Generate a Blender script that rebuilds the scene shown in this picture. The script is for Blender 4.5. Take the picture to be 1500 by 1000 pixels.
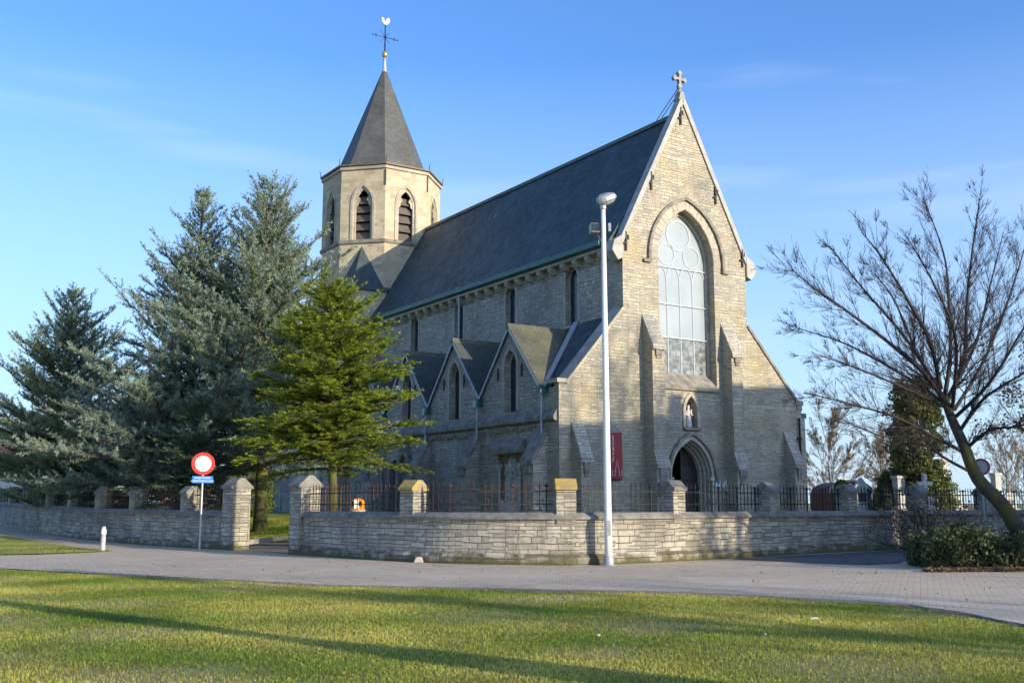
import bpy, bmesh, math, random
import numpy as np
from mathutils import Vector, Matrix
from mathutils.geometry import tessellate_polygon

for o in list(bpy.data.objects):
    bpy.data.objects.remove(o, do_unlink=True)
SC = bpy.context.scene
COL = SC.collection
R = math.radians
random.seed(7)
RNG = np.random.default_rng(11)

# ------------------------------------------------------------------ camera, sky, sun, exposure
cam = bpy.data.cameras.new('camera')
cam.sensor_fit = 'HORIZONTAL'; cam.sensor_width = 36.0
cam.lens = 1547.0 / 1500.0 * 36.0
cam.clip_start = 0.1; cam.clip_end = 6000
camo = bpy.data.objects.new('camera', cam); COL.objects.link(camo)
camo.location = (0, 0, 1.6); camo.rotation_euler = (R(90 + 8.755), 0, 0)
SC.camera = camo

YAW = R(32.739)
SUN_EL = R(14.0)
SUN_DIR = Vector((0.80, -0.60, 0)).normalized()          # horizontal direction towards the sun
sun_vec = Vector((SUN_DIR.x * math.cos(SUN_EL), SUN_DIR.y * math.cos(SUN_EL), math.sin(SUN_EL)))
W = bpy.data.worlds.new('World'); SC.world = W; W.use_nodes = True
wn = W.node_tree; wn.nodes.clear()
w_out = wn.nodes.new('ShaderNodeOutputWorld'); w_bg = wn.nodes.new('ShaderNodeBackground')
w_sky = wn.nodes.new('ShaderNodeTexSky'); w_sky.sky_type = 'NISHITA'; w_sky.sun_disc = False
w_sky.sun_elevation = SUN_EL; w_sky.sun_rotation = math.atan2(SUN_DIR.x, SUN_DIR.y)
w_sky.altitude = 0; w_sky.air_density = 0.85; w_sky.dust_density = 1.6; w_sky.ozone_density = 6.0
w_bg.inputs['Strength'].default_value = 0.135
# thin cirrus streaks in the sky itself
w_tc = wn.nodes.new('ShaderNodeTexCoord'); w_map = wn.nodes.new('ShaderNodeMapping')
w_map.inputs['Scale'].default_value = (1.2, 1.2, 11); w_map.inputs['Rotation'].default_value = (0.08, -0.12, 0)
w_no = wn.nodes.new('ShaderNodeTexNoise'); w_no.inputs['Scale'].default_value = 1.6; w_no.inputs['Detail'].default_value = 6
w_cr = wn.nodes.new('ShaderNodeValToRGB'); w_cr.color_ramp.elements[0].position = 0.56; w_cr.color_ramp.elements[1].position = 0.85
w_cr.color_ramp.elements[1].color = (0.34, 0.34, 0.34, 1)
w_mix = wn.nodes.new('ShaderNodeMixRGB'); w_mix.inputs['Color2'].default_value = (2.6, 2.9, 3.2, 1)
L = wn.links.new
L(w_tc.outputs['Generated'], w_map.inputs['Vector']); L(w_map.outputs[0], w_no.inputs['Vector'])
L(w_no.outputs['Fac'], w_cr.inputs[0]); L(w_cr.outputs[0], w_mix.inputs['Fac'])
w_sep = wn.nodes.new('ShaderNodeSeparateXYZ'); L(w_tc.outputs['Generated'], w_sep.inputs[0])
w_hr = wn.nodes.new('ShaderNodeValToRGB'); L(w_sep.outputs[2], w_hr.inputs[0])
for k_, (p_, v_) in enumerate(((0.0, .85), (0.10, .62), (0.40, 0.0))):
    e_ = w_hr.color_ramp.elements[k_] if k_ < 2 else w_hr.color_ramp.elements.new(p_); e_.position = p_; e_.color = (v_, v_, v_, 1)
w_hz = wn.nodes.new('ShaderNodeMixRGB'); w_hz.inputs['Color2'].default_value = (1.95, 2.55, 3.1, 1)     # pale air low over the horizon
L(w_hr.outputs[0], w_hz.inputs['Fac']); L(w_sky.outputs[0], w_hz.inputs['Color1']); L(w_hz.outputs[0], w_mix.inputs['Color1']); L(w_mix.outputs[0], w_bg.inputs['Color']); L(w_bg.outputs[0], w_out.inputs['Surface'])

sun = bpy.data.lights.new('sun', 'SUN'); sun.energy = 2.4; sun.angle = R(0.5); sun.color = (1.0, 0.86, 0.64)
suno = bpy.data.objects.new('sun', sun); COL.objects.link(suno)
suno.rotation_euler = sun_vec.to_track_quat('Z', 'Y').to_euler(); suno.location = (30, -30, 40)
SC.view_settings.view_transform = 'Standard'; SC.view_settings.look = 'None'
SC.view_settings.exposure = 1.45; SC.view_settings.gamma = 1.0; SC.view_settings.use_curve_mapping = False
SC.cycles.max_bounces = 6; SC.cycles.transparent_max_bounces = 8

# ------------------------------------------------------------------ material helpers
class NT:
    def __init__(self, name):
        self.m = bpy.data.materials.new(name); self.m.use_nodes = True
        self.t = self.m.node_tree; self.n = self.t.nodes
        self.b = self.n['Principled BSDF']; self.b.inputs['Roughness'].default_value = 0.85
    def new(self, typ, **kw):
        x = self.n.new(typ)
        for k, v in kw.items():
            if k in x.inputs: x.inputs[k].default_value = v
            else: setattr(x, k, v)
        return x
    def link(self, a, b): self.t.links.new(a, b)
    def mix(self, fac, a, b, mode='MIX'):
        x = self.new('ShaderNodeMixRGB', blend_type=mode)
        for s, v in (('Fac', fac), ('Color1', a), ('Color2', b)):
            if isinstance(v, (int, float)): x.inputs[s].default_value = v
            elif isinstance(v, (tuple, list)): x.inputs[s].default_value = (*v[:3], 1)
            else: self.link(v, x.inputs[s])
        return x.outputs[0]
    def math(self, op, a, b=0.0, c=None):
        x = self.new('ShaderNodeMath', operation=op)
        for i, v in enumerate((a, b) if c is None else (a, b, c)):
            if isinstance(v, (int, float)): x.inputs[i].default_value = v
            else: self.link(v, x.inputs[i])
        return x.outputs[0]
    def ramp(self, src, *stops):
        x = self.new('ShaderNodeValToRGB'); e = x.color_ramp.elements
        while len(e) < len(stops): e.new(0.5)
        for k, (p, c) in enumerate(stops):
            e[k].position = p; e[k].color = (c, c, c, 1) if isinstance(c, (int, float)) else (*c, 1)
        self.link(src, x.inputs[0]); return x.outputs[0]
    def noise(self, scale, detail=4, rough=0.55, vec=None, dist=0.0):
        x = self.new('ShaderNodeTexNoise', Scale=scale, Detail=detail, Roughness=rough, Distortion=dist)
        if vec is not None: self.link(vec, x.inputs['Vector'])
        return x.outputs['Fac']
    def coord(self, kind='Object'):
        if not hasattr(self, '_tc'): self._tc = self.new('ShaderNodeTexCoord')
        return self._tc.outputs[kind]
    def pos(self):
        if not hasattr(self, '_g'): self._g = self.new('ShaderNodeNewGeometry')
        return self._g.outputs['Position']
    def mapping(self, vec, scale=(1, 1, 1), rot=(0, 0, 0), loc=(0, 0, 0)):
        x = self.new('ShaderNodeMapping'); self.link(vec, x.inputs[0])
        x.inputs['Scale'].default_value = scale; x.inputs['Rotation'].default_value = rot; x.inputs['Location'].default_value = loc
        return x.outputs[0]
    def bump(self, h, strength=0.5, dist=0.02, prev=None):
        x = self.new('ShaderNodeBump', Strength=strength, Distance=dist); self.link(h, x.inputs['Height'])
        if prev is not None: self.link(prev, x.inputs['Normal'])
        self.link(x.outputs[0], self.b.inputs['Normal']); return x.outputs[0]
    def col(self, c): 
        if isinstance(c, (tuple, list)): self.b.inputs['Base Color'].default_value = (*c[:3], 1)
        else: self.link(c, self.b.inputs['Base Color'])
    def rough(self, v):
        if isinstance(v, (int, float)): self.b.inputs['Roughness'].default_value = v
        else: self.link(v, self.b.inputs['Roughness'])

def stone(name, light, mid, dark, joint, bw=0.5, bh=0.17, ms=0.012, moss=0.0, mosstop=0.8, stain=0.5, wob=0.03, warm=None, bump=0.6, two=False):
    m = NT(name)
    uv = m.coord('UV'); ob = m.coord('Object')
    w1 = m.new('ShaderNodeTexNoise', Scale=2.2, Detail=3); m.link(uv, w1.inputs['Vector'])
    w2 = m.new('ShaderNodeTexNoise', Scale=0.9, Detail=2); m.link(uv, w2.inputs['Vector'])
    add = m.new('ShaderNodeVectorMath', operation='MULTIPLY_ADD'); m.link(w1.outputs['Color'], add.inputs[0])
    add.inputs[1].default_value = (wob * 2, wob, 0); m.link(uv, add.inputs[2])
    # course heights vary: distort v by a one-dimensional noise of v
    sep = m.new('ShaderNodeSeparateXYZ'); m.link(add.outputs[0], sep.inputs[0])
    one = m.new('ShaderNodeTexNoise', Scale=1.0, Detail=1.0); one.noise_dimensions = '1D'
    m.link(m.math('MULTIPLY', sep.outputs[1], 2.3), one.inputs['W'])
    v2 = m.math('MULTIPLY_ADD', one.outputs['Fac'], bh * 1.25, sep.outputs[1])
    cmb = m.new('ShaderNodeCombineXYZ'); m.link(sep.outputs[0], cmb.inputs[0]); m.link(v2, cmb.inputs[1])
    br = m.new('ShaderNodeTexBrick', Scale=1.0); br.offset = 0.43; br.offset_frequency = 2; br.squash = 0.62; br.squash_frequency = 3
    br.inputs['Color1'].default_value = (0, 0, 0, 1); br.inputs['Color2'].default_value = (1, 1, 1, 1); br.inputs['Mortar'].default_value = (.5, .5, .5, 1)
    br.inputs['Mortar Size'].default_value = ms; br.inputs['Mortar Smooth'].default_value = 0.35
    br.inputs['Brick Width'].default_value = bw; br.inputs['Row Height'].default_value = bh; m.link(cmb.outputs[0], br.inputs['Vector'])
    bcol, bfac = br.outputs['Color'], br.outputs['Fac']
    if two:
        b2 = m.new('ShaderNodeTexBrick', Scale=1.0); b2.offset = 0.37; b2.offset_frequency = 2; b2.squash = 1.5; b2.squash_frequency = 2
        b2.inputs['Color1'].default_value = (0, 0, 0, 1); b2.inputs['Color2'].default_value = (1, 1, 1, 1); b2.inputs['Mortar'].default_value = (.5, .5, .5, 1)
        b2.inputs['Mortar Size'].default_value = ms * .8; b2.inputs['Mortar Smooth'].default_value = 0.5; b2.inputs['Brick Width'].default_value = bw * .66
        b2.inputs['Row Height'].default_value = bh * .62; m.link(cmb.outputs[0], b2.inputs['Vector'])
        mk = m.ramp(m.noise(1.1, 3, 0.6, vec=uv), (0.47, 0.0), (0.53, 1.0))
        bcol = m.mix(mk, bcol, b2.outputs['Color']); bfac = m.mix(mk, bfac, b2.outputs['Fac'])
    c = m.ramp(bcol, (0.0, dark), (0.35, mid), (0.75, light), (1.0, tuple(min(1, x * 1.12) for x in light)))
    if two: c = m.mix(m.ramp(m.noise(0.23, 4, 0.6, vec=ob), (0.45, 0.0), (0.65, 0.4)), c, tuple(sum(mid)/3*x for x in (.90, .90, .86)))
    if warm: c = m.mix(m.ramp(m.noise(0.7, 3, vec=ob), (0.5, 0.0), (0.7, 0.7)), c, warm)
    g = m.noise(14, 6, 0.7, vec=ob)
    c = m.mix(0.5, c, m.ramp(g, (0.3, 0.45), (0.7, 1.0)), 'MULTIPLY')
    st = m.ramp(m.noise(0.55, 7, 0.66, vec=ob, dist=0.4), (0.46, 0.0), (0.72, 1.0))
    c = m.mix(m.math('MULTIPLY', st, stain), c, tuple(x * 0.42 for x in dark))
    vs = m.mapping(ob, (3.0, 3.0, 0.22)); st2 = m.ramp(m.noise(1.3, 5, 0.6, vec=vs), (0.55, 0.0), (0.75, 1.0))
    c = m.mix(m.math('MULTIPLY', st2, stain * 0.85), c, tuple(x * 0.5 for x in dark))
    c = m.mix(m.math('MULTIPLY', bfac, 0.85), c, joint)
    if moss:
        sp = m.new('ShaderNodeSeparateXYZ'); m.link(m.pos(), sp.inputs[0])
        mr = m.new('ShaderNodeMapRange'); m.link(sp.outputs[2], mr.inputs[0])
        mr.inputs[1].default_value = 0.15; mr.inputs[2].default_value = mosstop; mr.inputs[3].default_value = 1; mr.inputs[4].default_value = 0
        mf = m.math('MULTIPLY', m.ramp(m.math('ADD', mr.outputs[0], m.math('MULTIPLY', m.math('SUBTRACT', m.noise(2.5, 5, vec=ob), 0.5), 1.2)), (0.45, 0.0), (0.8, 1.0)), moss)
        c = m.mix(mf, c, (0.085, 0.08, 0.022))
    m.col(c); m.rough(0.92)
    h = m.math('SUBTRACT', m.math('MULTIPLY_ADD', m.noise(9, 8, 0.72, vec=ob), 0.9, m.math('MULTIPLY', bcol, 0.25)), m.math('MULTIPLY', bfac, 0.8))
    m.bump(h, bump, 0.035)
    return m.m

def plain(name, c, rough=0.6, metal=0.0, var=0.25, scale=6.0, bump=0.0, c2=None):
    m = NT(name); ob = m.coord('Object')
    n = m.noise(scale, 5, 0.6, vec=ob)
    m.col(m.mix(m.ramp(n, (0.35, 0.0), (0.7, 1.0)), c, c2 if c2 else tuple(x * (1 - var) for x in c)))
    m.rough(rough); m.b.inputs['Metallic'].default_value = metal
    if bump: m.bump(m.noise(scale * 4, 5, vec=ob), bump, 0.02)
    return m.m

def slate(name, a, b, streak=0.4, specks=True, moss=None):
    m = NT(name); uv = m.coord('UV'); ob = m.coord('Object')
    br = m.new('ShaderNodeTexBrick', Scale=1.0); br.offset = 0.5
    br.inputs['Color1'].default_value = (0, 0, 0, 1); br.inputs['Color2'].default_value = (1, 1, 1, 1); br.inputs['Mortar'].default_value = (0, 0, 0, 1)
    br.inputs['Mortar Size'].default_value = 0.008; br.inputs['Brick Width'].default_value = 0.24; br.inputs['Row Height'].default_value = 0.14
    m.link(uv, br.inputs['Vector'])
    c = m.mix(br.outputs['Color'], a, b)
    n1 = m.noise(0.5, 6, 0.65, vec=ob, dist=0.5)
    c = m.mix(m.math('MULTIPLY', m.ramp(n1, (0.42, 0.0), (0.75, 1.0)), streak), c, tuple(x * 1.9 + 0.015 for x in b))
    vs = m.mapping(uv, (2.2, 0.25, 1)); n2 = m.noise(1.6, 6, 0.7, vec=vs)
    c = m.mix(m.math('MULTIPLY', m.ramp(n2, (0.55, 0.0), (0.75, 1.0)), streak * 0.7), c, tuple(x * 0.45 for x in a))
    if moss: c = m.mix(m.ramp(m.noise(1.1, 6, 0.7, vec=ob), (0.5, 0.0), (0.7, 0.6)), c, moss)
    if specks:
        vo = m.new('ShaderNodeTexVoronoi', Scale=0.55); m.link(m.mapping(uv, (1.0, 0.55, 1), (0, 0, 0.3)), vo.inputs['Vector'])
        sp = m.ramp(m.math('ADD', vo.outputs['Distance'], m.math('MULTIPLY', m.noise(9, 3, vec=uv), 0.1)), (0.0, 1.0), (0.085, 1.0), (0.10, 0.0))
        c = m.mix(m.math('MULTIPLY', sp, 0.75), c, (0.5, 0.5, 0.48))
    c = m.mix(m.math('MULTIPLY', br.outputs['Fac'], 0.6), c, tuple(x * 0.4 for x in a))
    m.col(c); m.rough(m.ramp(m.noise(3, 4, vec=ob), (0.3, 0.5), (0.7, 0.8)))
    m.bump(m.math('SUBTRACT', m.math('MULTIPLY', br.outputs['Color'], 0.4), br.outputs['Fac']), 0.4, 0.015)
    return m.m

M = {}
M['church'] = stone('church_stone', (0.57, 0.505, 0.37), (0.50, 0.445, 0.33), (0.36, 0.325, 0.255), (0.17, 0.15, 0.115), 0.50, 0.135, 0.010, stain=0.55, wob=0.075, warm=(0.54, 0.42, 0.22), bump=0.9, two=True)
M['churchgrey'] = stone('church_grey_stone', (0.60, 0.545, 0.44), (0.52, 0.47, 0.385), (0.37, 0.335, 0.275), (0.14, 0.125, 0.10), 0.46, 0.135, 0.014, stain=0.6, wob=0.075, bump=0.9, two=True)
M['tower'] = stone('tower_stone', (0.60, 0.51, 0.35), (0.55, 0.46, 0.31), (0.46, 0.38, 0.255), (0.38, 0.32, 0.22), 0.6, 0.27, 0.007, stain=0.25, bump=0.3)
M['trim'] = stone('trim_stone', (0.53, 0.475, 0.37), (0.48, 0.43, 0.335), (0.40, 0.36, 0.285), (0.25, 0.23, 0.185), 0.7, 0.34, 0.008, stain=0.35, wob=0.0, bump=0.3)
M['coping'] = plain('pale_coping_stone', (0.43, 0.41, 0.365), 0.85, 0, 0.3, 2.5, 0.25)
M['darktrim'] = plain('weathered_dark_stone', (0.30, 0.275, 0.23), 0.9, 0, 0.5, 3.0, 0.5, (0.12, 0.11, 0.093))
M['wall'] = stone('boundary_wall_stone', (0.58, 0.52, 0.40), (0.46, 0.415, 0.325), (0.31, 0.28, 0.22), (0.085, 0.077, 0.06), 0.47, 0.138, 0.011, moss=0.9, mosstop=0.75, stain=0.85, wob=0.05, bump=1.0, two=True)
M['wallcope'] = plain('wall_coping_stone', (0.24, 0.225, 0.195), 0.9, 0, 0.5, 4.0, 0.5, (0.11, 0.105, 0.095))
m = NT('lichened_cap_stone'); ob = m.coord('Object')
c = m.mix(m.ramp(m.noise(5, 6, 0.7, vec=ob), (0.35, 0.0), (0.65, 1.0)), (0.30, 0.26, 0.19), (0.15, 0.14, 0.11))
c = m.mix(m.ramp(m.noise(3.0, 7, 0.7, vec=ob, dist=0.4), (0.42, 0.0), (0.56, 0.85)), c, (0.44, 0.29, 0.05)); m.col(c); m.rough(0.95); m.bump(m.noise(30, 5, vec=ob), 0.6, 0.02)
M['lichen'] = m.m
M['cap'] = plain('pier_cap_stone', (0.27, 0.25, 0.215), 0.95, 0, 0.5, 4.0, 0.5, (0.12, 0.115, 0.10))
M['slate'] = slate('blue_slate', (0.022, 0.041, 0.046), (0.036, 0.060, 0.066), 0.65)
M['spireslate'] = slate('grey_spire_slate', (0.066, 0.068, 0.063), (0.095, 0.096, 0.086), 0.5, False)
M['mossslate'] = slate('mossy_slate', (0.075, 0.075, 0.055), (0.10, 0.10, 0.07), 0.3, False, (0.17, 0.16, 0.07))
M['greenslate'] = slate('green_grey_slate', (0.042, 0.055, 0.048), (0.062, 0.075, 0.062), 0.4, False, (0.08, 0.085, 0.05))
M['gutter'] = plain('green_gutter_paint', (0.015, 0.13, 0.095), 0.45, 0, 0.3, 2.0)
M['zinc'] = plain('zinc', (0.36, 0.40, 0.45), 0.5, 0.35, 0.25, 5.0)
M['lead'] = plain('lead_sheet', (0.44, 0.46, 0.50), 0.55, 0.1, 0.25, 4.0)
M['iron'] = plain('black_iron', (0.02, 0.02, 0.022), 0.6, 0.3, 0.4, 12)
M['rust'] = plain('rusty_iron', (0.045, 0.028, 0.02), 0.8, 0.2, 0.5, 20, 0.2, (0.11, 0.055, 0.025))
M['gold'] = plain('gilt', (0.55, 0.40, 0.17), 0.35, 0.6, 0.2, 8)
M['darkwood'] = plain('dark_oak', (0.022, 0.021, 0.021), 0.6, 0, 0.5, 8, 0.2)
M['louvre'] = plain('weathered_louvre_boards', (0.13, 0.105, 0.09), 0.85, 0, 0.35, 3, 0.2)
M['white'] = plain('white_paint', (0.78, 0.78, 0.75), 0.4, 0, 0.08, 3)
M['red'] = plain('sign_red', (0.72, 0.035, 0.02), 0.35, 0, 0.08, 3)
M['blue'] = plain('sign_blue', (0.01, 0.17, 0.62), 0.35, 0, 0.08, 3)
M['banner'] = plain('banner_red', (0.32, 0.028, 0.035), 0.7, 0, 0.18, 2)
M['galv'] = plain('galvanised_steel', (0.42, 0.43, 0.44), 0.45, 0.5, 0.2, 8)
M['polepaint'] = plain('pale_lamp_post_paint', (0.72, 0.73, 0.70), 0.45, 0, 0.18, 1.5, 0, (0.58, 0.60, 0.54))
M['orange'] = plain('orange_plastic', (0.85, 0.27, 0.01), 0.4, 0, 0.1, 4)
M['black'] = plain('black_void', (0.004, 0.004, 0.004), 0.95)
M['statue'] = plain('painted_statue', (0.62, 0.57, 0.55), 0.7, 0, 0.25, 9)
M['cloak'] = plain('painted_red_cloak', (0.40, 0.14, 0.12), 0.7, 0, 0.25, 9)
M['relief'] = plain('pale_relief_stone', (0.60, 0.585, 0.54), 0.9, 0, 0.35, 5, 0.4, (0.36, 0.35, 0.32))
m = NT('pale_protective_glazing'); ob = m.coord('Object')
m.col(m.mix(m.noise(0.9, 4, vec=ob), (0.22, 0.27, 0.29), (0.38, 0.42, 0.44))); m.rough(0.22); M['paleglass'] = m.m
m = NT('dim_window_glass'); ob = m.coord('Object')
m.col(m.mix(m.ramp(m.noise(5, 5, vec=ob), (0.4, 0.0), (0.65, 1.0)), (0.10, 0.12, 0.115), (0.30, 0.32, 0.30))); m.rough(0.2); M['dimglass'] = m.m
m = NT('leaded_glass'); uv = m.coord('UV')
ch = m.new('ShaderNodeTexBrick', Scale=1.0); ch.offset = 0.5
ch.inputs['Brick Width'].default_value = 0.16; ch.inputs['Row Height'].default_value = 0.16; ch.inputs['Mortar Size'].default_value = 0.012
ch.inputs['Color1'].default_value = (0.012, 0.017, 0.024, 1); ch.inputs['Color2'].default_value = (0.03, 0.045, 0.06, 1); ch.inputs['Mortar'].default_value = (0.02, 0.02, 0.02, 1)
m.link(m.mapping(uv, (1, 1, 1), (0, 0, 0.785)), ch.inputs['Vector']); m.col(ch.outputs['Color']); m.rough(0.18)
m.bump(m.noise(9, 2, vec=uv), 0.25, 0.02); M['leadglass'] = m.m

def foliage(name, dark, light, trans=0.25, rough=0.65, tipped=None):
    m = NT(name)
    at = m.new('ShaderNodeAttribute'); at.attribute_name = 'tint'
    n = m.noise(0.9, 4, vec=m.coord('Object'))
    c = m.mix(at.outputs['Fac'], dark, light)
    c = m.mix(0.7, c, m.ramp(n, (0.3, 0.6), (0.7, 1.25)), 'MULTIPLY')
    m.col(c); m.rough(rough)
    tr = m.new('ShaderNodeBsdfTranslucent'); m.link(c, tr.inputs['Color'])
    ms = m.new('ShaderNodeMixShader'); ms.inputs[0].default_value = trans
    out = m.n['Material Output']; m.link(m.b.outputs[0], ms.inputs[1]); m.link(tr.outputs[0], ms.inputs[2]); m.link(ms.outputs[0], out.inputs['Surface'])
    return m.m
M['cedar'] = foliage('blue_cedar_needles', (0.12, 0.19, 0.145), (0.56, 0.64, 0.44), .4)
M['cedar2'] = foliage('green_cedar_needles', (0.12, 0.185, 0.11), (0.56, 0.61, 0.32), .4)
M['spruce'] = foliage('dark_spruce_needles', (0.05, 0.11, 0.06), (0.15, 0.23, 0.11))
M['fir'] = foliage('golden_fir_needles', (0.09, 0.17, 0.014), (0.52, 0.58, 0.05), 0.4)
M['yew'] = foliage('yew_leaves', (0.045, 0.065, 0.018), (0.21, 0.22, 0.05))
M['hedge'] = foliage('hedge_leaves', (0.03, 0.055, 0.015), (0.12, 0.15, 0.045))
M['deadleaf'] = foliage('dead_leaves', (0.12, 0.07, 0.035), (0.26, 0.165, 0.085))
M['beechleaf'] = foliage('dry_beech_leaves', (0.13, 0.075, 0.02), (0.26, 0.17, 0.05))
M['brightleaf'] = foliage('bright_shrub_leaves', (0.07, 0.12, 0.012), (0.22, 0.26, 0.03))
M['grassblade'] = foliage('grass_blades', (0.12, 0.225, 0.012), (0.78, 0.66, 0.16), 0.5)
def bark(name, a, b, moss=None):
    m = NT(name); ob = m.coord('Object'); n = m.noise(7, 6, 0.7, vec=m.mapping(ob, (1, 1, 0.35)))
    c = m.mix(m.ramp(n, (0.35, 0.0), (0.65, 1.0)), a, b)
    if moss: c = m.mix(m.ramp(m.noise(1.6, 5, vec=ob), (0.42, 0.0), (0.6, 0.85)), c, moss)
    m.col(c); m.rough(0.95); m.bump(n, 0.8, 0.03); return m.m
M['bark'] = bark('bark', (0.05, 0.04, 0.032), (0.11, 0.092, 0.075))
M['mossbark'] = bark('mossy_bark', (0.06, 0.05, 0.03), (0.12, 0.10, 0.05), (0.13, 0.145, 0.02))
M['twig'] = bark('shade_dark_twig_bark', (0.022, 0.018, 0.019), (0.048, 0.038, 0.036))  # bark colour darkened to stand for the shadow over the leaning tree
M['shadedbark'] = bark('mossy_shaded_bark', (0.035, 0.028, 0.026), (0.075, 0.06, 0.05), (0.085, 0.09, 0.015))  # darker copy of the mossy bark, the trunk's shade put into its colour
M['paletwig'] = bark('pale_brown_twig_bark', (0.17, 0.12, 0.075), (0.27, 0.20, 0.125))

# ------------------------------------------------------------------ mesh helpers
class MB:
    """collects verts and faces of ONE mesh object"""
    def __init__(s): s.v = []; s.f = []; s.mi = []; s.uv = {}
    def add(s, verts, faces, mi=0):
        k = len(s.v); s.v += [tuple(x) for x in verts]
        for f in faces: s.f.append(tuple(i + k for i in f)); s.mi.append(mi)
        return s
    def box(s, x0, x1, y0, y1, z0, z1, mi=0):
        return s.add([(x0,y0,z0),(x1,y0,z0),(x1,y1,z0),(x0,y1,z0),(x0,y0,z1),(x1,y0,z1),(x1,y1,z1),(x0,y1,z1)],
                     [(0,3,2,1),(4,5,6,7),(0,1,5,4),(1,2,6,5),(2,3,7,6),(3,0,4,7)], mi)
    def slab(s, outer, holes, fr, t0, t1, mi=0):
        """polygon with holes in a 2-D frame fr(a, b, t), extruded from t0 to t1"""
        loops = [list(outer)] + [list(h) for h in holes]
        flat = [p for l in loops for p in l]; n = len(flat)
        if holes: tris = tessellate_polygon([[Vector((a, b, 0)) for a, b in l] for l in loops])
        else: tris = tessellate_polygon([[Vector((a, b, 0)) for a, b in loops[0]]]) if len(loops[0]) > 4 else [tuple(range(len(loops[0])))]
        V = [fr(a, b, t0) for a, b in flat] + [fr(a, b, t1) for a, b in flat]
        F = [tuple(t) for t in tris] + [tuple(i + n for i in reversed(t)) for t in tris]
        k = 0
        for l in loops:
            m_ = len(l)
            for i in range(m_): j = (i + 1) % m_; F.append((k + i, k + j, k + j + n, k + i + n))
            k += m_
        return s.add(V, F, mi)
    def tube(s, pts, rads, sides=6, cap=True, mi=0):
        pts = [Vector(p) for p in pts]; n = len(pts); V = []; F = []
        up = Vector((0, 0, 1))
        for i, p in enumerate(pts):
            d = (pts[min(i + 1, n - 1)] - pts[max(i - 1, 0)]).normalized()
            a = d.cross(up); 
            if a.length < 1e-3: a = d.cross(Vector((1, 0, 0)))
            a.normalize(); b = d.cross(a)
            for k in range(sides):
                t = 2 * math.pi * k / sides; V.append(p + (a * math.cos(t) + b * math.sin(t)) * rads[i])
        for i in range(n - 1):
            for k in range(sides):
                k2 = (k + 1) % sides; F.append((i*sides+k, i*sides+k2, (i+1)*sides+k2, (i+1)*sides+k))
        if cap: F.append(tuple(range(sides))[::-1]); F.append(tuple((n-1)*sides + k for k in range(sides)))
        return s.add(V, F, mi)
    def lathe(s, prof, c=(0, 0, 0), n=16, mi=0):
        V = []; F = []
        for r_, z in prof:
            for k in range(n): t = 2*math.pi*k/n; V.append((c[0]+r_*math.cos(t), c[1]+r_*math.sin(t), c[2]+z))
        for i in range(len(prof)-1):
            for k in range(n): k2=(k+1)%n; F.append((i*n+k, i*n+k2, (i+1)*n+k2, (i+1)*n+k))
        F.append(tuple(range(n))[::-1]); F.append(tuple((len(prof)-1)*n+k for k in range(n)))
        return s.add(V, F, mi)
    def build(s, name, mat, parent=None, smooth=False, fix=True, loc=None, bevel=0.0):
        me = bpy.data.meshes.new(name); me.from_pydata(s.v, [], s.f)
        if fix:
            bm = bmesh.new(); bm.from_mesh(me); bmesh.ops.recalc_face_normals(bm, faces=bm.faces); bm.to_mesh(me); bm.free()
        for x in (mat if isinstance(mat, (list, tuple)) else [mat]): me.materials.append(x)
        if isinstance(mat, (list, tuple)): me.polygons.foreach_set('material_index', s.mi)
        uvl = me.uv_layers.new(name='uv')
        for p in me.polygons:
            n = p.normal
            if abs(n.z) < 0.94:
                t = Vector((-n.y, n.x, 0)).normalized(); b = n.cross(t)
                for li in p.loop_indices:
                    co = me.vertices[me.loops[li].vertex_index].co; uvl.data[li].uv = (co.dot(t), co.dot(b))
            else:
                for li in p.loop_indices:
                    co = me.vertices[me.loops[li].vertex_index].co; uvl.data[li].uv = (co.x, co.y)
        if hasattr(s, 'suv'):
            for p in me.polygons:
                if len(p.vertices) == 4:
                    for li in p.loop_indices: uvl.data[li].uv = s.suv[me.loops[li].vertex_index]
        if smooth: me.polygons.foreach_set('use_smooth', [True] * len(me.polygons))
        o = bpy.data.objects.new(name, me); COL.objects.link(o)
        if parent: o.parent = parent
        if loc: o.location = loc
        if bevel:
            b = o.modifiers.new('bevel', 'BEVEL'); b.width = bevel; b.segments = 2; b.limit_method = 'ANGLE'; b.angle_limit = R(35)
        return o

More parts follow.
